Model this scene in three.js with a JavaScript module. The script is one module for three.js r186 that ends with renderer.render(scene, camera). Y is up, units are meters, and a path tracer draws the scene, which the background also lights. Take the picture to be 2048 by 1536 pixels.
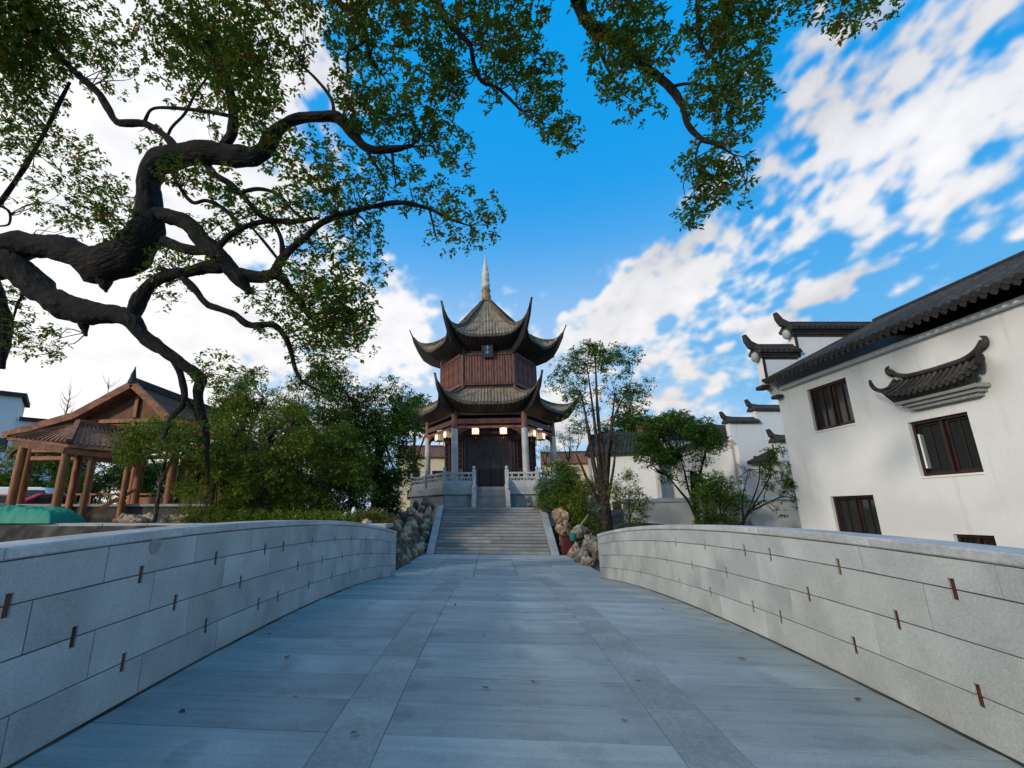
import * as THREE from 'three';
import { mergeGeometries } from 'three/addons/utils/BufferGeometryUtils.js';
import { RoundedBoxGeometry } from 'three/addons/geometries/RoundedBoxGeometry.js';

// ---------------------------------------------------------------- camera, sky, sun, exposure
const scene = new THREE.Scene();
const PITCH = 14.987 * Math.PI / 180, YAW = -5.289 * Math.PI / 180, EYE = new THREE.Vector3(0, 1.55, 0);
const camera = new THREE.PerspectiveCamera(2 * Math.atan(768 / 960) * 180 / Math.PI, 4 / 3, 0.05, 3000);
const FWD = new THREE.Vector3(Math.sin(YAW) * Math.cos(PITCH), Math.sin(PITCH), -Math.cos(YAW) * Math.cos(PITCH));
const RGT = new THREE.Vector3(Math.cos(YAW), 0, Math.sin(YAW));
const UP = new THREE.Vector3().crossVectors(RGT, FWD);
camera.position.copy(EYE);
camera.lookAt(EYE.clone().add(FWD));
camera.setViewOffset(2048, 1536, 134, 0, 2048, 1536);            // the photograph is cropped off its lens axis
scene.add(camera);

const SUN_AZ = -128, SUN_EL = 17;                                // low sun, behind on the left
const skyDir = (az, el) => { const a = az * Math.PI / 180, e = el * Math.PI / 180; return new THREE.Vector3(Math.sin(a) * Math.cos(e), Math.sin(e), -Math.cos(a) * Math.cos(e)); };

function rng(seed) { let a = seed >>> 0; return () => { a = (a + 0x6D2B79F5) | 0; let t = Math.imul(a ^ (a >>> 15), 1 | a); t = (t + Math.imul(t ^ (t >>> 7), 61 | t)) ^ t; return ((t ^ (t >>> 14)) >>> 0) / 4294967296; }; }
const hash2 = (x, y) => { let h = Math.imul(x | 0, 374761393) + Math.imul(y | 0, 668265263); h = Math.imul(h ^ (h >>> 13), 1274126177); return ((h ^ (h >>> 16)) >>> 0) / 4294967296; };
function vnoise(x, y, px = 0, py = 0) {                          // value noise, periodic when px, py are given
  const x0 = Math.floor(x), y0 = Math.floor(y), fx = x - x0, fy = y - y0;
  const w = (v, p) => p ? ((v % p) + p) % p : v;
  const u = fx * fx * fx * (fx * (fx * 6 - 15) + 10), v = fy * fy * fy * (fy * (fy * 6 - 15) + 10);
  const a = hash2(w(x0, px), w(y0, py)), b = hash2(w(x0 + 1, px), w(y0, py)), c = hash2(w(x0, px), w(y0 + 1, py)), d = hash2(w(x0 + 1, px), w(y0 + 1, py));
  return a + (b - a) * u + (c - a) * v + (a - b - c + d) * u * v;
}
function fbm(x, y, oct, px = 0, py = 0) { let s = 0, a = 0.5, n = 0; for (let i = 0; i < oct; i++) { s += a * vnoise(x + i * 17.3, y + i * 9.1, px, py); n += a; x *= 2; y *= 2; px *= 2; py *= 2; a *= 0.5; } return s / n; }
const sstep = (a, b, x) => { const t = Math.min(1, Math.max(0, (x - a) / (b - a))); return t * t * (3 - 2 * t); };
const lerp = (a, b, t) => a + (b - a) * t;

// cloud banks: azimuth, elevation, half-widths (degrees), amount of cover
const BANKS = [[-58, 26, 30, 34, 1.0], [-34, 18, 20, 14, .75], [-100, 25, 50, 40, .8], [-40, 45, 16, 12, .35], [12, 40, 24, 12, -.95], [-5, 50, 14, 14, -.7], [4, 31, 9, 6, -.5], [41, 29.5, 10, 5.5, .58], [34, 25.5, 7, 3.5, .34], [49, 31, 8, 5, .42], [46, 40, 16, 9, .34], [29, 21.5, 6, 1.6, .45], [11, 28.5, 4, 1.6, .34], [15, 20, 8, 3, .12],
  [44, 21.5, 8, 2.6, -.3], [-13, 22, 13, 6.5, .52], [10, 18, 36, 9, .56], [22, 25.5, 9, 4, .42], [50, 25, 10, 4, .22], [-23, 46, 8, 9, .1], [120, 40, 70, 40, -.12]];
function makeSky() {
  const W = 2048, H = 1024, data = new Float32Array(W * H * 4);
  const glow = skyDir(SUN_AZ + 22, 12);
  for (let j = 0; j < H; j++) {
    const el = ((j + .5) / H - .5) * 180, e = el * Math.PI / 180;
    for (let i = 0; i < W; i++) {
      const k = (j * W + i) * 4;
      const ph = ((i + .5) / W - .5) * 2 * Math.PI;                // u = atan2(z, x) / 2pi + .5
      const dx = Math.cos(ph) * Math.cos(e), dz = Math.sin(ph) * Math.cos(e), dy = Math.sin(e);
      const az = Math.atan2(dx, -dz) * 180 / Math.PI;
      const h = Math.max(0, el);
      // clear air
      const t = sstep(2, 38, h), hz = Math.exp(-h / 9);
      let r = lerp(.13, .003, t), g = lerp(.50, .335, t), b = lerp(.88, .84, t);
      r = lerp(r, .60, hz * .8); g = lerp(g, .72, hz * .8); b = lerp(b, .86, hz * .8);
      // cloud
      const q = 1 / (Math.max(dy, 0) + .16), px = dx * q, pz = dz * q;
      let cov = .22;
      for (const B of BANKS) { let da = az - B[0]; da = ((da + 540) % 360) - 180; da *= Math.max(.25, Math.cos(e)) / .88; const a = da / B[2], c = (el - B[1]) / B[3], s = a * a + c * c; if (s < 6) cov += B[4] * Math.exp(-s); }
      const wx = px + .30 * (fbm(px * 1.7 + 5, pz * 1.7, 3) - .5), wz = pz + .30 * (fbm(px * 1.7, pz * 1.7 + 9, 3) - .5);
      const cell = fbm(dx * 27 + dz * 8, dy * 36 - dz * 4 - dx * 9 + 11, 5);
      const band = fbm(wx * 3.4 + 3, wz * 1.3 + 7, 5), rip = fbm(wx * 13 + wz * 3, wz * 10 - wx * 4 + 31, 4), fine = fbm(wx * 34, wz * 22 + 3, 3);
      const n = (band - .5) * 1.15 + (rip - .5) * .55 + (cell - .5) * 1.35 + (fine - .5) * .34;
      const d = sstep(.18, .66, cov * .74 + n * .92);
      const lum = .80 + .16 * (rip - .45) + .22 * (cell - .45) + .12 * sstep(.5, 1.2, cov) - .14 * sstep(.45, .75, band) * (1 - sstep(.3, .9, cov));
      const warm = Math.exp(-h / 16) * .10;
      let cr = lum * (1 + warm * .6), cg = lum * 1.0, cb = lum * (1.04 - warm);
      const thin = 1 - sstep(.2, .9, d); cr *= 1 - .10 * thin; cb *= 1 + .05 * thin;
      r = lerp(r, cr, d * .96); g = lerp(g, cg, d * .96); b = lerp(b, cb, d * .96);
      const veil = .62 * Math.exp(-(((el - 14) / 11) ** 2)) * sstep(.28, .66, fbm(px * .9 + 40, pz * .9, 4)) * (1 - d); r = lerp(r, .66, veil); g = lerp(g, .76, veil); b = lerp(b, .93, veil);
      // the bright, sunlit left half of the sky
      const gl = Math.max(0, dx * glow.x + dy * glow.y + dz * glow.z), gg = Math.pow(gl, 3) * .42;
      r += gg; g += gg * .92; b += gg * .78;
      const lw = Math.exp(-(((az + 55) / 42) ** 2) - ((el - 14) / 24) ** 2) * .09; r += lw; g += lw * .98; b += lw * .94;
      if (el < 0) { const f = sstep(0, -12, el); r = lerp(r, .12, f); g = lerp(g, .13, f); b = lerp(b, .13, f); }
      data[k] = r; data[k + 1] = g; data[k + 2] = b; data[k + 3] = 1;
    }
  }
  const tex = new THREE.DataTexture(data, W, H, THREE.RGBAFormat, THREE.FloatType);
  tex.mapping = THREE.EquirectangularReflectionMapping; tex.magFilter = THREE.LinearFilter; tex.minFilter = THREE.LinearFilter; tex.needsUpdate = true;
  return tex;
}
const skyTex = makeSky();
scene.background = skyTex; scene.environment = skyTex; scene.backgroundIntensity = 1; scene.environmentIntensity = 1;

const sun = new THREE.DirectionalLight(new THREE.Color(1, .88, .70), 2.0);
sun.position.copy(skyDir(SUN_AZ, SUN_EL).multiplyScalar(90)); sun.target.position.set(0, 0, -15);
sun.castShadow = true; sun.shadow.radius = 8; sun.shadow.mapSize.set(4096, 4096);
Object.assign(sun.shadow.camera, { left: -70, right: 70, top: 70, bottom: -70, near: 1, far: 260 });
scene.add(sun, sun.target);

const renderer = new THREE.WebGLRenderer({ antialias: true });
renderer.setSize(1024, 768); renderer.shadowMap.enabled = true; renderer.shadowMap.type = THREE.PCFSoftShadowMap;
renderer.toneMapping = THREE.LinearToneMapping; renderer.toneMappingExposure = 1.0;

// ---------------------------------------------------------------- helpers
const at = (x, y, D) => EYE.clone().addScaledVector(FWD, D).addScaledVector(RGT, (x - 890) / 960 * D).addScaledVector(UP, -(y - 768) / 960 * D);
const V = (x, y, z) => new THREE.Vector3(x, y, z);
const names = {};
function numbered(n) { if (!(n in names)) { names[n] = 0; return n; } return n + '_' + String(++names[n]).padStart(3, '0'); }
function tag(o, label, category, group, kind) { o.userData = { ...o.userData }; if (label) o.userData.label = label; if (category) o.userData.category = category; if (group) o.userData.group = group; if (kind) o.userData.kind = kind; return o; }
function thing(name, label, category, [x, y, z] = [0, 0, 0], turn = 0, group) { const o = new THREE.Group(); o.name = numbered(name); o.position.set(x, y, z); o.rotation.y = turn; scene.add(o); return tag(o, label, category, group); }
function part(name, geos, material, parent, label) {
  let g = Array.isArray(geos) ? merge(geos) : geos;
  const m = new THREE.Mesh(g, material); m.name = name; m.castShadow = m.receiveShadow = true; parent.add(m); if (label) m.userData.label = label; return m;
}
function struct(name, geos, material) { const m = part(numbered(name), geos, material, scene); m.userData.kind = 'structure'; return m; }
function merge(list) { const gs = list.map(g => { let q = g.index ? g.toNonIndexed() : g.clone(); for (const k of Object.keys(q.attributes)) if (!['position', 'normal', 'uv'].includes(k)) q.deleteAttribute(k); if (!q.attributes.uv) q.setAttribute('uv', new THREE.BufferAttribute(new Float32Array(q.attributes.position.count * 2), 2)); return q; }); return gs.length === 1 ? gs[0] : mergeGeometries(gs); }
function metreUV(geo, ox = 0, oy = 0) {                           // uv in metres by dominant normal
  const g = geo.index ? geo.toNonIndexed() : geo, P = g.attributes.position, n = P.count, uv = new Float32Array(n * 2);
  if (!g.attributes.normal) g.computeVertexNormals();
  const a = V(), b = V(), c = V();
  for (let i = 0; i < n; i += 3) {
    a.fromBufferAttribute(P, i); b.fromBufferAttribute(P, i + 1).sub(a); c.fromBufferAttribute(P, i + 2).sub(a); b.cross(c);
    const ax = Math.abs(b.x), ay = Math.abs(b.y), az = Math.abs(b.z);
    for (let k = 0; k < 3; k++) { const j = i + k, x = P.getX(j), y = P.getY(j), z = P.getZ(j); const [u, v] = ay >= ax && ay >= az ? [x, z] : ax >= az ? [z, y] : [x, y]; uv[2 * j] = u + ox; uv[2 * j + 1] = v + oy; }
  }
  g.setAttribute('uv', new THREE.BufferAttribute(uv, 2)); return g;
}
const move = (g, x, y, z) => { g.translate(x, y, z); return g; };
function box(w, h, d, x = 0, y = 0, z = 0, bev = 0, ry = 0) { let g = bev ? new RoundedBoxGeometry(w, h, d, 1, bev) : new THREE.BoxGeometry(w, h, d); if (ry) g.rotateY(ry); return metreUV(move(g, x, y, z)); }
const cyl = (r1, r2, h, x, y, z, n = 14) => metreUV(move(new THREE.CylinderGeometry(r1, r2, h, n), x, y + h / 2, z));
function bar(a, b, w, h) { const d = b.clone().sub(a), L = d.length(), g = new THREE.BoxGeometry(w, h, L); g.lookAt(d); const m = a.clone().add(b).multiplyScalar(.5); return metreUV(move(g, m.x, m.y, m.z)); }
function extrude(pts, depth, bevel = 0) { const s = new THREE.Shape(pts.map(p => new THREE.Vector2(p[0], p[1]))); return new THREE.ExtrudeGeometry(s, { depth: depth - 2 * bevel, bevelEnabled: bevel > 0, bevelSize: bevel, bevelThickness: bevel, bevelOffset: -bevel, bevelSegments: 1, steps: 1, curveSegments: 4 }).translate(0, 0, bevel); }
function grid(nu, nv, f, uvf) {                                  // a sheet from a function of (u, v) in 0..1
  const pos = [], uv = [], idx = [];
  for (let j = 0; j <= nv; j++) for (let i = 0; i <= nu; i++) { const p = f(i / nu, j / nv); pos.push(p.x, p.y, p.z); const q = uvf ? uvf(i / nu, j / nv) : [p.x, p.z]; uv.push(q[0], q[1]); }
  for (let j = 0; j < nv; j++) for (let i = 0; i < nu; i++) { const a = j * (nu + 1) + i, b = a + 1, c = a + nu + 1, d = c + 1; idx.push(a, c, b, b, c, d); }
  const g = new THREE.BufferGeometry(); g.setAttribute('position', new THREE.Float32BufferAttribute(pos, 3)); g.setAttribute('uv', new THREE.Float32BufferAttribute(uv, 2)); g.setIndex(idx); g.computeVertexNormals(); return g;
}
function limbGeo(pts, rad, seg, radial, rough = 0, seed = 1) {     // a tapered, knobbly tube through pts
  const curve = new THREE.CatmullRomCurve3(pts, false, 'centripetal'), pos = [], uv = [], idx = [];
  let T0 = curve.getTangent(0), N = V(0, 1, 0).cross(T0); if (N.lengthSq() < .01) N = V(1, 0, 0); N.normalize();
  let len = 0, prev = null;
  for (let i = 0; i <= seg; i++) {
    const t = i / seg, p = curve.getPoint(t), T = curve.getTangent(t);
    N.addScaledVector(T, -N.dot(T)).normalize(); const B = T.clone().cross(N);
    const f = t * (rad.length - 1), k = Math.min(rad.length - 2, Math.floor(f)), r0 = lerp(rad[k], rad[k + 1], sstep(0, 1, f - k));
    if (prev) len += p.distanceTo(prev); prev = p;
    for (let j = 0; j <= radial; j++) {
      const a = j / radial * 2 * Math.PI, jj = j % radial;
      const r = r0 * (1 + rough * (vnoise(len * 3.1 + seed * 7, jj / radial * 5, 0, 5) - .5) * 1.1 + rough * .5 * (vnoise(len * 11 + seed, jj / radial * 9, 0, 9) - .5));
      const q = p.clone().addScaledVector(N, Math.cos(a) * r).addScaledVector(B, Math.sin(a) * r);
      pos.push(q.x, q.y, q.z); uv.push(j / radial * Math.max(.05, r0) * 6.28, len);
    }
  }
  for (let i = 0; i < seg; i++) for (let j = 0; j < radial; j++) { const a = i * (radial + 1) + j, b = a + 1, c = a + radial + 1, d = c + 1; idx.push(a, b, c, b, d, c); }
  const cp = pos.length / 3, e = curve.getPoint(1); pos.push(e.x, e.y, e.z); uv.push(0, len);
  for (let j = 0; j < radial; j++) idx.push(seg * (radial + 1) + j, seg * (radial + 1) + j + 1, cp);
  const g = new THREE.BufferGeometry(); g.setAttribute('position', new THREE.Float32BufferAttribute(pos, 3)); g.setAttribute('uv', new THREE.Float32BufferAttribute(uv, 2)); g.setIndex(idx); g.computeVertexNormals(); return g;
}

// ---------------------------------------------------------------- materials
function grayTex(size, metres, fn, srgb) {
  const d = new Uint8Array(size * size * 4);
  for (let j = 0; j < size; j++) for (let i = 0; i < size; i++) { const v = fn(i / size, j / size), k = (j * size + i) * 4; const c = Array.isArray(v) ? v : [v, v, v]; for (let m = 0; m < 3; m++) d[k + m] = Math.max(0, Math.min(255, c[m] * 255)); d[k + 3] = 255; }
  const t = new THREE.DataTexture(d, size, size); t.wrapS = t.wrapT = THREE.RepeatWrapping; t.magFilter = THREE.LinearFilter; t.minFilter = THREE.LinearMipmapLinearFilter; t.generateMipmaps = true; t.anisotropy = 8;
  if (srgb) t.colorSpace = THREE.SRGBColorSpace; t.repeat.set(1 / metres, 1 / metres); t.needsUpdate = true; return t;
}
const speck = (u, v, n) => { const h = hash2(Math.floor(u * n), Math.floor(v * n) + 77); return h; };
const TX = {
  granite: grayTex(1024, 2.4, (u, v) => .80 + .16 * (fbm(u * 6, v * 6, 5, 6, 6) - .5) * 2 * .7 + .10 * (speck(u, v, 512) - .5) + .06 * (fbm(u * 90, v * 90, 2, 90, 90) - .5) * 2, true),
  block: grayTex(1024, 4.3, (u, v) => { const g = .80 + .20 * (fbm(u * 9, v * 9, 5, 9, 9) - .5) + .09 * (speck(u, v, 512) - .5), st = sstep(.52, .78, fbm(u * 5 + 3, v * 5, 5, 5, 5)) * .20, dk = sstep(.56, .8, fbm(u * 7, v * 4 + 2, 5, 7, 4)) * .06; return [g - dk, g - dk - st * .03, g - dk - st * .11]; }, true),
  chisel: grayTex(1024, 2.0, (u, v) => .86 + .12 * (fbm(u * 2, v * 36, 4, 2, 36) - .5) + .17 * (fbm(u * 4, v * 4, 5, 4, 4) - .5) - .07 * sstep(.56, .8, fbm(u * 7 + 2, v * 7, 5, 7, 7)) - .10 * (speck(u + .3, v, 340) > .965 ? 1 : 0) + .05 * (fbm(u * 120, v * 120, 2, 120, 120) - .5) + .07 * (speck(u, v, 512) - .5), true),
  plaster: grayTex(1024, 7, (u, v) => { const s = fbm(u * 5, v * 5, 6, 5, 5), drip = sstep(.62, .9, fbm(u * 40, v * 3, 4, 40, 3)) * .045; const w = .95 - .05 * sstep(.45, .8, s) - drip + .03 * (speck(u, v, 512) - .5); return [w, w * (.995 - .01 * s), w * (.985 - .03 * s)]; }, true),
  wood: grayTex(512, .8, (u, v) => .74 + .42 * (fbm(u * 22, v * 2, 4, 22, 2) - .5) + .12 * (fbm(u * 3, v * 1, 3, 3, 1) - .5), true),
  bark: grayTex(512, .7, (u, v) => { const a = fbm(u * 9, v * 3, 5, 9, 3); return .35 + .65 * Math.abs(a - .5) * 3 + .1 * (fbm(u * 30, v * 14, 2, 30, 14) - .5); }, true),
  tile: grayTex(512, 1.5, (u, v) => .72 + .5 * (fbm(u * 9, v * 9, 5, 9, 9) - .5) + .25 * (speck(u, v, 40) - .5) * .6, true),
  rock: grayTex(512, 1.2, (u, v) => { const a = fbm(u * 5, v * 5, 6, 5, 5); return [.62 + .6 * (a - .5), .60 + .62 * (a - .5), .57 + .6 * (a - .5)]; }, true),
  soil: grayTex(512, 3, (u, v) => .6 + .8 * (fbm(u * 8, v * 8, 6, 8, 8) - .5), true),
};
function mat(r, g, b, rough = .8, tx, bump = 0, extra = {}) {
  const m = new THREE.MeshStandardMaterial({ color: new THREE.Color().setRGB(r, g, b), roughness: rough, ...extra });
  if (tx) { m.map = TX[tx]; if (bump) { m.bumpMap = TX[tx]; m.bumpScale = bump; } } return m;
}
const variants = (n, f) => Array.from({ length: n }, (_, i) => f(i));
const M = {
  block: variants(6, i => { const k = .64 + .035 * ((i * 5) % 6 - 2.5) * .5; return mat(k * .97, k * 1.03, k * 1.02, .82, 'block', .004); }),
  joint: mat(.24, .235, .22, .95, 'granite', .004), rust: mat(.13, .028, .016, .9, 'granite', .004), rust2: mat(.28, .09, .03, .9, 'granite', .004),
  coping: mat(.70, .72, .72, .75, 'granite', .003),
  slab: variants(7, i => { const k = .425 + .055 * (i - 3) / 3; return mat(k * .93, k * 1.06, k * 1.05, .82 + .01 * i, 'chisel', .003); }),
  bandslab: variants(4, i => { const k = .43 + .02 * (i - 1.5); return mat(k * .95, k * 1.06, k * 1.03, .75, 'granite', .002); }),
  step: variants(5, i => { const k = .42 + .03 * ((i * 2) % 5 - 2); return mat(k, k * .99, k * .94, .8, 'granite', .003); }),
  marble: mat(.62, .62, .62, .6, 'granite', .002), terrace: mat(.60, .62, .60, .75, 'granite', .003), terracedark: mat(.48, .50, .48, .8, 'granite', .003), rail: mat(.74, .75, .73, .65, 'granite', .002),
  white: mat(.80, .835, .865, .9, 'plaster', .004), white2: mat(.86, .86, .86, .9, 'plaster', .004), cream: mat(.78, .66, .46, .9, 'plaster', .003),
  tile: variants(5, i => { const k = .078 + .014 * (i - 2); return mat(k, k * .95, k * .87, .95, 'tile', .006); }),
  ptile: mat(.46, .36, .23, .75, 'tile', .006), pridge: mat(.19, .15, .10, .75, 'tile', .006), trim: mat(.055, .055, .055, .8, 'tile', .003),
  redwood: mat(.20, .060, .042, .55, 'wood', .002), redwood2: mat(.42, .17, .115, .6, 'wood', .002), darkwood: mat(.055, .028, .022, .6, 'wood', .002), board: mat(.10, .034, .028, .55, 'wood', .002),
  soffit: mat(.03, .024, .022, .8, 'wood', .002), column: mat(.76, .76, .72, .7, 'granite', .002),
  orangewood: mat(.62, .205, .05, .6, 'wood', .002), brownwood: mat(.34, .12, .04, .7, 'wood', .002), browntile: mat(.52, .22, .11, .8, 'tile', .006), browntile2: mat(.36, .18, .105, .8, 'tile', .006),
  shutter: mat(.045, .018, .012, .6, 'wood', .002), frame: mat(.11, .042, .016, .6, 'wood', .002), glass: new THREE.MeshPhysicalMaterial({ color: new THREE.Color().setRGB(.02, .025, .025), roughness: .08, metalness: 0, specularIntensity: .8 }),
  gold: mat(.50, .33, .13, .5, 'tile', .002), finial: mat(.90, .88, .80, .45, 'granite', .001),
  dirt: mat(.17, .13, .085, 1, 'soil', .004), soil: mat(.24, .20, .15, 1, 'soil', .02), grass: mat(.05, .085, .025, 1, 'soil', .02), concrete: mat(.45, .45, .44, .85, 'granite', .003), wallgrey: mat(.16, .155, .14, .9, 'rock', .02),
  rock: variants(5, i => mat([1, .86, 1, .84, .94][i], [.80, .70, .86, .62, .80][i], [.56, .55, .70, .47, .62][i], .9, 'rock', .02)),
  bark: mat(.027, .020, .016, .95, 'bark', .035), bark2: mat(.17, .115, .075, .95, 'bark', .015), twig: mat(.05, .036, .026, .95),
  water: new THREE.MeshPhysicalMaterial({ color: new THREE.Color().setRGB(.03, .05, .04), roughness: .06 }),
  red: mat(.10, .016, .014, .4), black: mat(.015, .015, .015, .5), tarp: mat(.0, .25, .155, .65), teal: mat(.02, .25, .22, .5),
  tyre: mat(.02, .02, .02, .8), carwhite: mat(.75, .76, .78, .25), carred: mat(.42, .02, .035, .25), rim: mat(.5, .5, .5, .35, null, 0, { metalness: .8 }), lampred: mat(.4, .02, .02, .3),
  plaque: mat(.025, .035, .09, .5), ink: mat(.30, .34, .42, .6),
};
// ---------------------------------------------------------------- ground, water, pavements
const deckY = z => .13 - .006 * (z + 6.8) ** 2, BR_END = -15.6, LAND = -.38, XL = -2.97, XR = 3.18;
function groundY(x, z) {
  const n = (fbm(x * .35 + 40, z * .35 + 11, 3) - .5) * .35;
  if (z > -16.6) { const canal = sstep(-9.2, -7.4, x) * (1 - sstep(10, 11.5, x)) * (1 - sstep(2.5, 4, z)); return lerp(z > 2.5 ? -.75 : .15, -3, canal); }
  const path = 1 - sstep(3.3, 3.9, Math.abs(x - .1));
  const bank = x < 0 ? lerp(.2, 1.12, sstep(-3.4, -6, x)) + .5 * sstep(-21, -30, z) : lerp(-.3, .7, sstep(3.6, 8, x)) + 1.0 * sstep(-22, -31, z);
  return lerp(bank + n * .5, -.62, path * (z > -31 ? 1 : 0)) ;
}
struct('ground', grid(240, 240, (u, v) => { const x = (u - .5) * 150, z = 18 - v * 130; return V(x, groundY(x, z), z); }), M.soil);
struct('terrain', grid(2, 2, (u, v) => V((u - .5) * 2400, -3.2, (v - .5) * 2400)), M.grass);
struct('water', grid(1, 1, (u, v) => V(-9.5 + u * 21, -2, 3 - v * 19.6)), M.water);

// bridge deck of cross-laid slabs and two bands
{
  const deck = new THREE.Group(); deck.name = numbered('bridge_deck'); deck.userData = { kind: 'structure', label: 'gently arched grey stone bridge deck between two low parapets' }; scene.add(deck);
  const z0 = 2.4, base = grid(1, 60, (u, v) => { const z = lerp(z0, BR_END, v); return V(lerp(XL - .02, XR + .02, u), deckY(z) - .028, z); });
  part('deck_base', base, M.joint, deck);
  const arch = new THREE.Shape(); arch.moveTo(z0, -3.2); for (let i = 0; i <= 30; i++) { const z = lerp(z0, BR_END, i / 30); arch.lineTo(z, deckY(z) - .06); } arch.lineTo(BR_END, -3.2);
  arch.lineTo(-12, -3.2); for (let i = 0; i <= 16; i++) { const a = i / 16 * Math.PI; arch.lineTo(-6.8 - 5.2 * Math.cos(a), -2.6 + 2.2 * Math.sin(a)); } arch.lineTo(z0, -3.2);
  part('arch_body', metreUV(new THREE.ExtrudeGeometry(arch, { depth: XR - XL + .7, bevelEnabled: false }).rotateY(-Math.PI / 2).translate(XR + .35, 0, 0)), M.wallgrey, deck);
  const r = rng(5); let row = 0;
  const cache = {};
  const slabGeo = (w, d, k) => { const key = w.toFixed(3) + d.toFixed(3) + k; return cache[key] ||= (() => { const g = metreUV(new RoundedBoxGeometry(w - .004, .06, d - .004, 1, .003), k * 1.37, k * .71); return g; })(); };
  const lay = (x0, x1, zc, d, mats) => { const zz = zc, y = deckY(zz) - .03; const m = part('paving_slab', slabGeo(x1 - x0, d, Math.floor(r() * 4)), mats[Math.floor(r() * mats.length)], deck); m.position.set((x0 + x1) / 2, y + (r() - .5) * .003, zz); m.rotation.x = Math.atan(.012 * (zz + 6.8)) + (r() - .5) * .004; };
  for (let z = z0; z > BR_END + .3; z -= .56, row++) {
    const zc = z - .28;
    const tone = Math.floor(r() * 7), near = M.slab.slice(Math.max(0, tone - 1), tone + 2);       // a row is cut from one batch
    lay(XL, -1.17, zc, .56, near); lay(-.77, 1.15, zc, .56, near); lay(1.55, XR, zc, .56, near);
  }
  for (let z = z0; z > BR_END + .5; z -= 1.12) { lay(-1.17, -.77, z - .56, 1.12, M.bandslab); lay(1.15, 1.55, z - .56, 1.12, M.bandslab); }
}
{ // grit gathered along the foot of the parapets
  const dk = scene.getObjectByName('bridge_deck');
  for (const [x, d] of [[XL, 1], [XR, -1]]) part('gutter_dirt', grid(1, 120, (u, v) => { const z = lerp(2.3, BR_END + .1, v), w = .018 + .05 * Math.pow(fbm(z * 2.3, d * 5 + 20, 4), 2) + .02 * fbm(z * 11, d * 3 + 9, 2); return V(x + d * u * w, deckY(z) + .006 - .002 * u, z); }), M.dirt, dk);
}
{ // forecourt between bridge and stairs
  const g = new THREE.Group(); g.name = numbered('landing_pavement'); g.userData = { kind: 'structure', label: 'pale flat stone pavement between the bridge and the stairs' }; scene.add(g);
  part('pavement_base', box(7.0, .3, 24.5 - 15.6, .1, LAND - .18, (-15.6 - 24.5) / 2), M.joint, g);
  const r = rng(8), gs = [0, 1, 2].map(k => metreUV(new RoundedBoxGeometry(1.385, .06, .79, 1, .006), k, k * .3));
  for (let i = 0; i < 11; i++) for (let j = 0; j < 5; j++) { const m = part('paving_slab', gs[(i + j) % 3], i > 7 ? M.coping : M.slab[Math.floor(r() * 7)], g); m.position.set(-2.7 + j * 1.4, LAND - .03 + (r() - .5) * .003, -16.05 - i * .8); }
}

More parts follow.
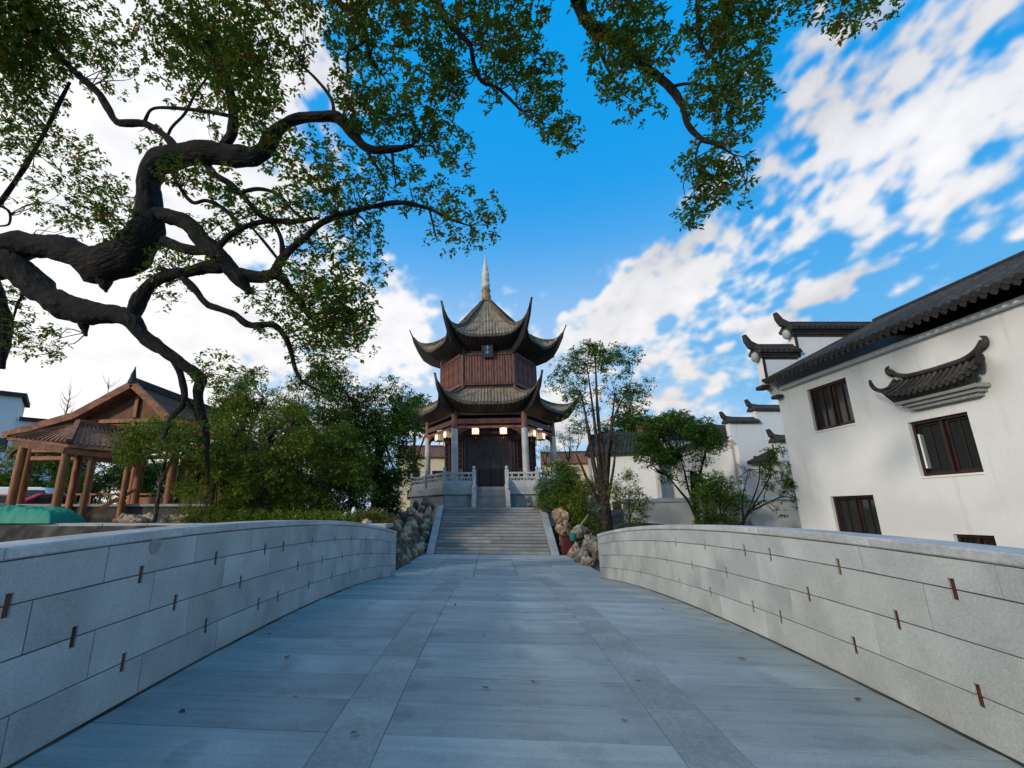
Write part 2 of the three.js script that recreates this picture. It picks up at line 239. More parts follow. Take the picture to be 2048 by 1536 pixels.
// ---------------------------------------------------------------- parapets of the bridge
const SLOTS = { R: [[-3.9, -5.03, -6.16, -6.74, -7.91, -9.09, -10.25, -11.4, -12.6, -13.8, -2.74, -1.57], [-4.47, -5.57, -7.33, -8.49, -9.66, -10.8, -12, -13.2, -3.3, -2.1], [-3.91, -5.03, -6.16, -6.74, -7.93, -9.12, -10.28, -11.4, -12.6, -13.7, -2.74, -1.57], [-7.62, -9.95, -12.36]],
  L: [[-2.94, -4.1, -5.25, -6.42, -7.0, -8.15, -9.35, -10.5, -11.7, -12.9, -1.8], [-3.5, -4.63, -5.85, -7.6, -8.71, -9.9, -11.1, -12.3, -2.3], [-4.05, -5.21, -6.37, -6.95, -8.13, -9.3, -10.5, -11.7, -2.9, -1.75], []] };
function parapet(side, label) {
  const inner = side === 'L' ? XL : XR, s = side === 'L' ? -1 : 1, TH = .34;
  const o = thing('bridge_parapet', label, 'parapet wall', [inner + s * TH / 2, 0, -6.8]);
  const r = rng(side === 'L' ? 21 : 22), zA = 2.4, zB = BR_END + .05;
  const lines = side === 'L' ? [0, .30, .63, .955, 1.225] : [0, .30, .63, .955, 1.165], TOP = lines[4];                       // course heights above the deck
  const face = (pts, depth, bev, m, name) => {                    // an upright piece in the plane of the wall: pts are [z, y]
    const g = extrude(pts.map(p => [p[0] + 6.8, p[1]]), depth, bev); g.rotateY(-Math.PI / 2); if (s < 0) g.translate(0, 0, 0);
    g.translate(depth / 2, 0, 0); metreUV(g, r() * 3, r() * 3); return part(name, g, m, o);
  };
  // core
  const core = []; for (let i = 0; i <= 30; i++) { const z = lerp(zA, zB + .06, i / 30); core.push([z, deckY(z) + lines[4] - .03]); } for (let i = 30; i >= 0; i--) { const z = lerp(zA, zB + .06, i / 30); core.push([z, deckY(z) - .5]); }
  face(core, TH - .10, 0, M.joint, 'wall_core');
  for (let c = 0; c < 4; c++) {
    const odd = c % 2, cuts = [zA]; let z = -6.47 + 1.163 * 8 - (odd ? .58 : 0); if (side === 'L') z -= .15 - .02;
    while (z > zB + .3) { if (z < zA - .25) cuts.push(z); z -= 1.163; } cuts.push(zB);
    for (let k = 0; k + 1 < cuts.length; k++) {
      const a = cuts[k] - .004, b = cuts[k + 1] + .004, G = .0045, pts = [];
      const bot = q => deckY(q) + lines[c] + (c ? G : -.3), top = q => deckY(q) + lines[c + 1] - G;
      const up = (SLOTS[side][3 - c - 1 + 0] && c < 3 ? SLOTS[side][2 - c] : []).filter(q => q < a - .06 && q > b + .06).sort((p, q) => p - q);
      const dn = (c > 0 ? SLOTS[side][3 - c] : []).filter(q => q < a - .06 && q > b + .06).sort((p, q) => q - p);
      // bottom edge from a to b (descending z), then top edge back
      const hw = .026, hh = .066;
      pts.push([a, bot(a)]); for (const q of dn) { pts.push([q + hw, bot(q)], [q + hw, bot(q) + hh], [q - hw, bot(q) + hh], [q - hw, bot(q)]); } pts.push([b, bot(b)]);
      pts.push([b, top(b)]); for (const q of up) { pts.push([q - hw, top(q)], [q - hw, top(q) - hh], [q + hw, top(q) - hh], [q + hw, top(q)]); } pts.push([a, top(a)]);
      face(pts, TH - (r() < .5 ? 0 : .003), .0025, M.block[Math.floor(r() * 6)], 'stone_block');
    }
  }
  SLOTS[side].slice(0, 3).forEach((row, q) => row.forEach(z => { const yb = deckY(z) + lines[3 - q], b = part('rusty_slot', box(.02, .13, .05, 0, 0, 0), r() < .6 ? M.rust : M.rust2, o); b.position.set(-s * (TH / 2 - .028), yb, z + 6.8); }));
  for (let z = zA; z > zB + .1;) {                                 // coping stones
    const e = Math.max(zB - .03, z - 1.75 > zB + .5 ? z - 1.75 : zB - .03), pts = [];
    for (let i = 0; i <= 4; i++) { const q = lerp(z - .003, e + .003, i / 4); pts.push([q, deckY(q) + TOP + .002]); }
    for (let i = 4; i >= 0; i--) { const q = lerp(z - .003, e + .003, i / 4); pts.push([q, deckY(q) + TOP + .082]); }
    face(pts, TH + .015, .012, M.coping, 'coping_stone'); z = e;
  }
  if (side === 'L') { const pl = part('round_plug', metreUV(new THREE.CylinderGeometry(.075, .075, .012, 28).rotateZ(Math.PI / 2)), M.terracedark, o); pl.position.set(TH / 2 + .001, 1.272, -4.22 + 6.8); }
  return o;
}
parapet('L', 'bluish grey stone block bridge wall on the left with rusty slots');
parapet('R', 'beige grey stone block bridge wall on the right below the white house');

// ---------------------------------------------------------------- stairs
{
  const o = thing('stone_stairs', 'broad flight of grey stone steps with white sloping cheeks below the pagoda', 'stairs', [.0, LAND, -24.2]);
  const N = 15, RI = (1.83 - LAND) / N, TR = 5 / N, r = rng(3);
  const geoA = [3.2, 2.3, 2.75].map((w, k) => metreUV(new RoundedBoxGeometry(w - .006, RI - .012, .42, 1, .012), k, k * .7));
  for (let i = 0; i < N; i++) {
    const left = [2.75, 3.2, 2.3][i % 3], right = 5.5 - left;
    const m = part('step', metreUV(new RoundedBoxGeometry(left - .006, RI - .014, TR + .1, 1, .012), r() * 3, r() * 3), M.step[Math.floor(r() * 5)], o); m.position.set(-2.75 + left / 2, RI * (i + .5) + .004, -TR * i - (TR + .1) / 2);
    const n = part('step', metreUV(new RoundedBoxGeometry(right - .006, RI - .014, TR + .1, 1, .012), r() * 3, r() * 3), M.step[Math.floor(r() * 5)], o); n.position.set(2.75 - right / 2, RI * (i + .5) + .004, -TR * i - (TR + .1) / 2);
  }
  const ramp = extrude([[.02, -.5], [.02, -.02], [-5.0, 2.13], [-5.9, 2.13], [-5.9, -.5]], 5.5); part('stair_core', metreUV(ramp.rotateY(-Math.PI / 2).translate(2.75, 0, 0)), M.joint, o);
  for (const s of [-1, 1]) { const ck = extrude([[.25, -.5], [.25, .06], [.12, .13], [-4.85, 2.36], [-5.3, 2.36], [-5.3, -.5]], .36, .012).rotateY(-Math.PI / 2).translate(s > 0 ? 3.12 : -2.76, 0, 0); part('stair_cheek', metreUV(ck), M.marble, o); }
  part('upper_landing', box(6.2, .3, 1.9, 0, 1.83 - LAND - .145, -5.85, .01), M.step[1], o);
}

// ---------------------------------------------------------------- terrace and pagoda (hexagonal, centre at z = -35.7)
const PC = V(.02, 0, -35.7), C60 = Math.cos(Math.PI / 6);
const hexPts = R => Array.from({ length: 6 }, (_, k) => { const a = Math.PI / 3 * k; return [R * Math.cos(a), R * Math.sin(a)]; }); // vertex 1, 2 face +z after z flip
const hexPrism = (R, y0, y1, bev = .01) => metreUV(extrude(hexPts(R), y1 - y0, bev).rotateX(-Math.PI / 2).translate(0, y0, 0));
// face k: normal direction angle; k = 0 is the front (+z)
const faceFrame = k => { const a = Math.PI / 2 - Math.PI / 3 * k, n = V(Math.cos(a), 0, Math.sin(a)); return { n, t: V(n.z, 0, -n.x) }; };
{
  const o = thing('stone_terrace', 'hexagonal grey stone terrace with white carved balustrade under the pagoda', 'terrace', [PC.x, 0, PC.z]);
  part('terrace_base', hexPrism(5.85, -.6, 2.62), M.terracedark, o);
  part('cornice', hexPrism(6.05, 2.62, 2.84, .02), M.terrace, o); part('terrace_floor', hexPrism(6.0, 2.84, 3.08, .02), M.terrace, o);
  for (let k = 0; k < 6; k++) {                                     // facing slabs on the base wall
    const { n, t } = faceFrame(k), L = 5.85, a0 = 5.85 * C60;
    for (let j = 0; j < 2; j++) for (let i = 0; i < 4; i++) {
      if (k === 0 && (i === 1 || i === 2)) continue;
      const m = part('facing_stone', box(L / 4 - .02, .66, .05, 0, 0, 0, .008), M.terrace, o); m.position.copy(n.clone().multiplyScalar(a0 + .012).addScaledVector(t, (i - 1.5) * L / 4)).setY(1.93 - .7 * (1 - j) + .3); m.rotation.y = Math.atan2(n.x, n.z);
    }
  }
  // balustrade
  const post = (p, h, big) => { const m = part('baluster_post', [box(.24, h, .24, 0, h / 2, 0, .015), cyl(.07, .11, .06, 0, h, 0, 10), metreUV(new THREE.SphereGeometry(.105, 10, 8).scale(1, 1.15, 1).translate(0, h + .15, 0))], M.rail, o); m.position.copy(p); return m; };
  const panel = (a, b, n) => {
    const mid = a.clone().add(b).multiplyScalar(.5), L = a.distanceTo(b) - .25, ry = Math.atan2(n.x, n.z), kids = [box(L, .12, .16, 0, .86, 0, .02), box(L, .09, .12, 0, .60, 0, .01), box(L, .34, .08, 0, .24, 0, .01), box(L, .08, .2, 0, .04, 0, .01)];
    const nb = Math.max(2, Math.round(L / .42)); for (let i = 0; i < nb; i++) { const x = (i + .5) / nb * L - L / 2; kids.push(box(.1, .2, .1, x, .71, 0, .015), box(.26 * Math.min(1, L / nb / .4), .035, .05, x, .5, .0)); kids.push(box(.05, .19, .06, x - .12, .5, 0), box(.05, .19, .06, x + .12, .5, 0)); }
    const m = part('balustrade_panel', kids, M.rail, o); m.position.copy(mid); m.rotation.y = ry;
  };
  for (let k = 0; k < 6; k++) {
    const { n, t } = faceFrame(k), A = 5.78 * C60, H = 5.78 / 2, P = x => n.clone().multiplyScalar(A).addScaledVector(t, x).setY(3.08);
    post(P(H), 1.0); 
    if (k === 0) { post(P(-1.02), 1.05); post(P(1.02), 1.05); panel(P(-H), P(-1.02), n); panel(P(1.02), P(H), n); }
    else { post(P(0), 1.0); panel(P(-H), P(0), n); panel(P(0), P(H), n); }
  }
  // little flight up to the door, with cheeks and rails
  const zf = 6.0 * C60;
  for (let i = 0; i < 7; i++) { const m = part('step', box(1.7, .178, .3 + .02, 0, 0, 0, .01), M.step[i % 5], o); m.position.set(0, 1.83 + .178 * (i + .5) + .002, zf + 1.26 - .19 * i); }
  part('stair_core', metreUV(extrude([[zf + 1.2, 1.6], [zf + 1.2, 1.84], [zf, 2.95], [zf - .3, 2.95], [zf - .3, 1.6]], 1.68).rotateY(-Math.PI / 2).translate(.84, 0, 0)), M.joint, o);
  for (const s of [-1, 1]) {
    part('stair_cheek', metreUV(extrude([[zf + 1.55, 1.6], [zf + 1.55, 1.95], [zf + .02, 3.24], [zf + .02, 1.6]], .28, .01).rotateY(-Math.PI / 2).translate(s * 1.0 + .14, 0, 0)), M.rail, o);
    part('stair_rail', metreUV(extrude([[zf + 1.2, 2.22], [zf + 1.2, 2.72], [zf + .1, 3.62], [zf + .1, 3.12]], .1, .01).rotateY(-Math.PI / 2).translate(s * 1.0 + .05, 0, 0)), M.rail, o);
    const m = post(V(s * 1.0, 1.95, zf + 1.3), .85);
  }
}
function curve2(list) { const c = new THREE.CatmullRomCurve3(list.map(p => V(p[0], p[1], 0)), false, 'centripetal'); return t => { const p = c.getPoint(t); return [p.x, p.y]; }; }
const pagoda = thing('pagoda', 'two tiered dark wooden hexagonal pagoda with upswept tiled roofs and pale finial', 'pagoda', [PC.x, 3.08, PC.z]);
{
  const o = pagoda, Y0 = 3.08;
  const roof = (cfg) => {
    const hip = curve2(cfg.hip), mid = curve2(cfg.mid), P = cfg.p || 2.7, g = new THREE.Group(); g.name = 'roof'; g.position.y = -Y0; o.add(g);
    const S = (k, u, v, dy = 0) => { const { n, t } = faceFrame(k), h = hip(v), m = mid(v), a = Math.pow(Math.abs(u), P); return n.clone().multiplyScalar(lerp(m[0], h[0] * C60, a)).addScaledVector(t, u * h[0] * .5).setY(lerp(m[1], h[1], a) + dy); };
    const faces = [], ends = [], soff = [];
    for (let k = 0; k < 6; k++) {
      const W = hip(1)[0], nr = Math.round(W / cfg.pitch), NU = nr * 6;
      faces.push(grid(NU, 16, (u, v) => { const U = u * 2 - 1, lat = U * hip(v)[0] * .5, q = lat / (W / nr), f = q - Math.floor(q) - .5, rr = Math.abs(f) < .3 ? Math.sqrt(1 - (f / .3) ** 2) * .075 : 0; return S(k, U, v, rr + .012 * ((v * 24) % 1)); }, (u, v) => [u * W, v * 3]));
      ends.push(grid(60, 1, (u, v) => S(k, u * 2 - 1, 1, v ? -.13 : .03).addScaledVector(faceFrame(k).n, v ? -.02 : .012)));
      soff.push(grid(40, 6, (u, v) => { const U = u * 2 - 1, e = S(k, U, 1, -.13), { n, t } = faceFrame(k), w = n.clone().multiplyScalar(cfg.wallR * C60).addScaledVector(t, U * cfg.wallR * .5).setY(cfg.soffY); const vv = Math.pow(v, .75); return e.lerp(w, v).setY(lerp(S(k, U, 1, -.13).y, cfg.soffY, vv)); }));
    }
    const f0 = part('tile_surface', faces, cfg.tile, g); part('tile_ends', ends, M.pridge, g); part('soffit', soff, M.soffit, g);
    for (let k = 0; k < 6; k++) {                                     // rafters under the eaves, joined per face, and hip ridges with their horn
      const { n, t } = faceFrame(k), raft = [];
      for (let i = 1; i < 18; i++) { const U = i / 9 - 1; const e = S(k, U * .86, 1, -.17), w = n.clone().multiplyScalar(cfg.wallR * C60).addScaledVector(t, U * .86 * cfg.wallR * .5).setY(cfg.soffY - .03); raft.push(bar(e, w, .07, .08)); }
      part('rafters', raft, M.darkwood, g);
      const a = Math.PI / 3 * k, top = [], bot = [];
      for (let i = 0; i <= 22; i++) { const v = .04 + .96 * i / 22, h = hip(v); top.push([h[0] + .02, h[1] + lerp(.20, .13, v)]); bot.push([h[0], h[1] - .12]); }
      const e = hip(1), e2 = hip(.97), dx = e[0] - e2[0], dy = e[1] - e2[1], l = Math.hypot(dx, dy); top.push([e[0] + dx / l * .20 - .04, e[1] + dy / l * .32]); bot.push([e[0] + dx / l * .22 + .06, e[1] + dy / l * .30]);
      const rg = extrude([...top, ...bot.reverse()], .15, .02).translate(0, 0, -.075).rotateY(-a); part('hip_ridge', metreUV(rg), M.pridge, g);
      const hb = cfg.horn; const hg = extrude(hb, .2, .02).translate(0, 0, -.1).rotateY(-a); part('corner_beam', metreUV(hg), M.soffit, g);
    }
    return g;
  };
  // upper roof
  roof({ hip: [[.28, 18.0], [.8, 17.4], [2, 16.15], [3.25, 14.9], [4.3, 14.42], [5.15, 14.42], [5.72, 14.82], [6.05, 15.4]], mid: [[.24, 18.0], [.7, 17.3], [1.6, 15.95], [2.6, 14.75], [3.4, 14.0], [4.25, 13.5]], p: 4, pitch: .22, wallR: 3.5, soffY: 12.72, tile: M.ptile,
    horn: [[3.4, 12.4], [3.8, 12.43], [4.5, 12.7], [5.04, 13.08], [5.46, 13.75], [5.85, 14.6], [6.04, 15.4], [5.72, 14.75], [5.15, 14.35], [4.3, 14.3], [3.4, 14.5]] });
  // lower roof
  roof({ hip: [[3.5, 9.95], [4.2, 9.52], [5.0, 9.26], [5.7, 9.22], [6.3, 9.4], [6.64, 9.78], [6.78, 10.05]], mid: [[3.05, 9.95], [3.6, 9.4], [4.2, 8.95], [4.7, 8.65], [5.05, 8.5]], p: 4, pitch: .22, wallR: 4.5, soffY: 7.95, tile: M.ptile,
    horn: [[4.3, 7.85], [4.66, 7.95], [5.3, 8.05], [5.85, 8.32], [6.25, 8.8], [6.6, 9.4], [6.77, 10.0], [6.3, 9.35], [5.7, 9.15], [5.0, 9.2], [4.3, 9.4]] });
  // upper storey
  const R1 = 3.68;
  part('upper_wall', hexPrism(R1 - .12, 9.7 - Y0, 13.6 - Y0), M.darkwood, o);
  for (let k = 0; k < 6; k++) {
    const { n, t } = faceFrame(k), ry = Math.atan2(n.x, n.z), A = (R1 - .12) * C60, put = (m, x, y) => { m.position.copy(n.clone().multiplyScalar(A).addScaledVector(t, x)).setY(y - Y0); m.rotation.y = ry; return m; };
    const wp = put(part('wall_panel', [box(R1 - .3, 2.0, .06, 0, 0, 0)], M.redwood2, o), 0, 11.35);
    const NS = 17; for (let i = 0; i < NS; i++) { const s = part('slat', box(.085, 1.96, .06, 0, 0, .055, .008), i % 4 === 2 ? M.redwood : M.redwood2, wp); s.position.x = (i - (NS - 1) / 2) * (R1 - .36) / NS; }
    put(part('beam', box(R1 - .1, .2, .16, 0, 0, .06, .02), M.redwood, o), 0, 10.25); put(part('beam', box(R1 - .1, .16, .14, 0, 0, .06, .02), M.redwood, o), 0, 12.42); put(part('beam', box(R1, .3, .2, 0, 0, .08, .02), M.darkwood, o), 0, 13.2);
    
    put(part('corner_post', cyl(.13, .13, 3.6, 0, -1.8, 0), M.redwood, o), R1 / 2 - .02, 11.7);
  }
  { // name board under the upper eave
    const b = new THREE.Group(); b.name = 'name_board'; b.position.set(0, 12.85 - Y0, 3.52); b.rotation.x = .2; o.add(b);
    part('board', box(.62, 1.35, .06, 0, 0, 0, .01), M.plaque, b); part('board_frame', [box(.78, .09, .11, 0, .72, 0, .02), box(.78, .09, .11, 0, -.72, 0, .02), box(.09, 1.53, .11, -.36, 0, 0, .02), box(.09, 1.53, .11, .36, 0, 0, .02)], M.frame, b);
    part('lettering', [box(.05, 1.0, .012, 0, 0, .04), box(.3, .05, .012, 0, .32, .041), box(.3, .05, .012, 0, -.05, .041), box(.3, .05, .012, 0, -.38, .041)], M.ink, b);
  }
  // lower storey
  part('hall_wall', hexPrism(3.35, 0, 5.6), M.darkwood, o);
  for (let k = 0; k < 6; k++) {
    const { n, t } = faceFrame(k), ry = Math.atan2(n.x, n.z), A = 3.35 * C60, put = (m, a, x, y) => { m.position.copy(n.clone().multiplyScalar(a).addScaledVector(t, x)).setY(y - Y0); m.rotation.y = ry; return m; };
    for (let i = 0; i < 4; i++) {                                   // four door leaves per face
      const dr = new THREE.Group(); dr.name = 'door'; put(dr, A + .04, (i - 1.5) * .74, 3.08); o.add(dr); const op = k === 0 && (i === 1 || i === 2);
      part('door_panel', [box(.7, 1.25, .06, 0, .65, 0, .01), box(.6, .9, .03, 0, .68, .035, .01)], op ? M.darkwood : M.board, dr);
      part('door_lattice', [box(.07, 2.2, .07, -.31, 2.35, 0), box(.07, 2.2, .07, .31, 2.35, 0), box(.56, .07, .07, 0, 3.42, 0), box(.56, .07, .07, 0, 1.32, 0), ...[-.17, 0, .17].map(x => box(.03, 2.05, .04, x, 2.37, 0)), ...[1.7, 2.05, 2.4, 2.75, 3.1].map(y => box(.56, .03, .04, 0, y, .004))], M.redwood, dr);
      part('door_pane', box(.58, 2.1, .015, 0, 2.37, -.03), M.glass, dr);
    }
    part('lintel', box(3.2, .3, .14, 0, 0, 0, .02), M.redwood, o); put(o.children[o.children.length - 1], A + .05, 0, 6.85);
    // columns with beams between them
    const R2 = 4.62, a = Math.PI / 3 * k, c = new THREE.Group(); c.name = 'column'; c.position.set(R2 * Math.cos(a), 0, R2 * Math.sin(a)); o.add(c);
    part('column_base', [cyl(.34, .38, .14, 0, 0, 0, 16), metreUV(new THREE.SphereGeometry(.33, 14, 8).scale(1, .55, 1).translate(0, .24, 0))], M.rail, c); part('stone_shaft', cyl(.21, .22, 3.6, 0, .26, 0, 16), M.column, c); part('wood_shaft', cyl(.19, .2, 1.6, 0, 3.86, 0, 16), M.redwood2, c);
    const A2 = R2 * C60; put(part('beam', box(R2 - .3, .34, .18, 0, 0, 0, .02), M.redwood, o), A2, 0, 7.45); put(part('beam', box(R2 - .3, .16, .14, 0, 0, 0, .02), M.redwood2, o), A2, 0, 7.05); put(part('beam', box(R2 - .2, .3, .22, 0, 0, 0, .02), M.darkwood, o), A2, 0, 8.0);
    for (const s of [-1, 1]) put(part('bracket', metreUV(extrude([[s * (R2 / 2 - .2), -.05], [s * (R2 / 2 - .9), -.05], [s * (R2 / 2 - .75), -.16], [s * (R2 / 2 - .4), -.3], [s * (R2 / 2 - .2), -.62]], .08).translate(0, 0, -.04)), M.redwood, o), A2, 0, 7.0);
  }
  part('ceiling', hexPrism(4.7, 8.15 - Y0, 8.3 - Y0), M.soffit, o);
  const lat = (pts) => metreUV(new THREE.LatheGeometry(pts.map(p => new THREE.Vector2(p[0], p[1])), 20));
  part('finial_base', lat([[.02, 17.75], [.46, 17.8], [.44, 18.0], [.36, 18.15], [.42, 18.3], [.36, 18.5], [.30, 18.62], [.38, 18.8], [.34, 19.0], [.26, 19.1]].map(p => [p[0], p[1] - Y0])), M.gold, o);
  part('finial', lat([[.26, 19.1], [.34, 19.2], [.35, 19.42], [.24, 19.56], [.3, 19.7], [.33, 19.9], [.24, 20.06], [.29, 20.2], [.30, 20.4], [.2, 20.55], [.25, 20.7], [.22, 20.95], [.14, 21.2], [.08, 21.6], [.03, 22.0], [.005, 22.15]].map(p => [p[0], p[1] - Y0])), M.finial, o);
}
// lanterns
{
  const paper = new THREE.MeshStandardMaterial({ color: new THREE.Color().setRGB(.8, .70, .50), roughness: .8, emissive: new THREE.Color().setRGB(1, .76, .44), emissiveIntensity: .24 });
  const mk = (label) => {
    const o = thing('palace_lantern', label, 'lantern', [0, 0, 0], 0, 'square lanterns hanging between the pagoda columns');
    const sh = part('lamp_shade', [box(.48, .52, .48, 0, -.36, 0, .02)], paper, o);
    part('lantern_frame', [...[[-1, -1], [1, -1], [-1, 1], [1, 1]].map(([a, b]) => box(.035, .58, .035, a * .25, -.36, b * .25)), box(.56, .04, .56, 0, -.07, 0, .01), box(.56, .04, .56, 0, -.65, 0, .01), ...[[0, .252, 0], [0, -.252, 0]].map(p => box(.02, .52, .012, 0, -.36, p[1])), ...[.252, -.252].map(x => box(.012, .52, .02, x, -.36, 0))], M.darkwood, o);
    part('hanging_cord', cyl(.012, .012, .5, 0, -.06, 0, 6), M.black, o); part('tassel', cyl(.02, .035, .22, 0, -.9, 0, 8), M.lampred, o);
    const l = new THREE.PointLight(new THREE.Color(1, .74, .44), .8, 8); l.position.set(0, -.36, .34); l.castShadow = true; o.add(l); return o;
  };
  const spots = [[0, -.92, 'left'], [0, .92, 'right'], [5, .75, 'left'], [5, -.75, 'left'], [1, .75, 'right'], [1, -.75, 'right'], [4, 0, 'left'], [2, 0, 'right']];
  const desc = ['lit square lantern left of the pagoda doorway', 'lit square lantern right of the pagoda doorway', 'lit lantern in the left front bay of the pagoda, nearer the front column', 'lit lantern in the left front bay of the pagoda, nearer the side column', 'lit lantern in the right front bay of the pagoda, nearer the side column', 'lit lantern in the right front bay of the pagoda, nearer the front column', 'small distant lantern glimpsed in the left rear bay of the pagoda', 'small distant lantern glimpsed in the right rear bay of the pagoda'];
  spots.forEach(([k, x], i) => { const o = mk(desc[i]); const { n, t } = faceFrame(k); const p = n.clone().multiplyScalar(4.62 * C60 - .25).addScaledVector(t, x).setY(7.18); o.position.copy(p.add(PC)); o.rotation.y = Math.atan2(n.x, n.z); });
}

// ---------------------------------------------------------------- white house on the right
const dB = V(Math.sin(YAW), 0, -Math.cos(YAW));
const houseOrigin = EYE.clone().addScaledVector(dB, 17.2).addScaledVector(RGT, 12.5);
const TURN = Math.atan2(-RGT.x, -RGT.z);                            // local +z looks to the canal, local +x runs back along the wall
const capStone = (parent, z0, z1, y, horn, mats = M.tile) => {       // tiled cap of a stepped gable: along local z, from z0 (front) to z1
  const g = new THREE.Group(); g.name = 'wall_cap'; parent.add(g); const L = z0 - z1, zc = (z0 + z1) / 2;
  part('cornice', [box(.46, .1, L + .1, -.17, y - .07, zc, .01), box(.56, .08, L + .2, -.17, y + .02, zc, .01)], M.trim, g);
  const pr = extrude([[-.36, .06], [-.36, .12], [-.06, .34], [.06, .34], [.36, .12], [.36, .06]], L + .25).translate(-.17, y, z1 - .12); part('cap_tiles', metreUV(pr), mats[2], g);
  const rolls = []; for (let z = z1; z < z0 + .1; z += .2) for (const s of [-1, 1]) rolls.push(bar(V(-.17 + s * .06, y + .37, z), V(-.17 + s * .39, y + .13, z), .09, .07)); const ro = part('tile_rolls', rolls, mats[1], g); ro.userData.kind = 'stuff';
  part('cap_ridge', box(.14, .14, L + .1, -.17, y + .40, zc - .1, .02), M.trim, g);
  if (horn) { const hn = extrude([[0, .30], [.5, .32], [.75, .46], [.92, .72], [1.0, .72], [.98, .45], [.85, .2], [.6, .06], [.3, .02], [0, .05]].map(p => [p[0] - .55, p[1]]), .2, .02).rotateY(-Math.PI / 2).translate(-.07, y + .12, z0); part('ridge_horn', metreUV(hn), mats[1], g);
    part('cap_end', metreUV(new THREE.SphereGeometry(.2, 10, 8).scale(.8, 1, .7).translate(-.17, y - .05, z0 + .12)), M.terrace, g); }
  return g;
};
function windowPart(parent, w, h, x, y, opts = {}) {
  const g = new THREE.Group(); g.name = 'window'; g.position.set(x, y, 0); parent.add(g);
  const d = -.16;
  part('frame', [box(.07, h, .12, -w / 2 + .035, h / 2, d + .02, .006), box(.07, h, .12, w / 2 - .035, h / 2, d + .02, .006), box(w - .14, .07, .12, 0, .035, d + .02, .006), box(w - .14, .07, .12, 0, h - .035, d + .02, .006), box(.06, h - .14, .1, 0, h / 2, d + .02, .006)], opts.frame || M.shutter, g);
  for (const s of [-1, 1]) {
    const lw = w / 2 - .11, sh = new THREE.Group(); sh.name = 'casement'; g.add(sh);
  }
  g.children.filter(c => c.name === 'casement').forEach(c => g.remove(c));
  const k = [-1, 1].map(s => { const lw = w / 2 - .11, c = []; for (const e of [-1, 1]) c.push(box(.05, h - .15, .05, s * w / 4 + e * (lw / 2 - .025), h / 2, d - .02, .004)); c.push(box(lw - .1, .05, .05, s * w / 4, .1, d - .02, .004), box(lw - .1, .05, .05, s * w / 4, h - .1, d - .02, .004), box(.025, h - .25, .03, s * w / 4, h / 2, d - .02)); part('casement', c, opts.wood || M.shutter, g); return 0; });
  part('pane', [box(w - .16, h - .16, .012, 0, h / 2, d - .05)], M.glass, g);
  part('sill', box(w + .02, .05, .2, 0, -.022, -.1 + .02, .006), M.white2, g);
  if (opts.open) { const leaf = part('open_casement', [box(.04, h * .62, .26, 0, 0, 0, .004)], M.carwhite, g, 'pale open casement edge'); leaf.position.set(-w / 2 + .16, h * .45, d + .06); leaf.rotation.y = .5; }
  return g;
}
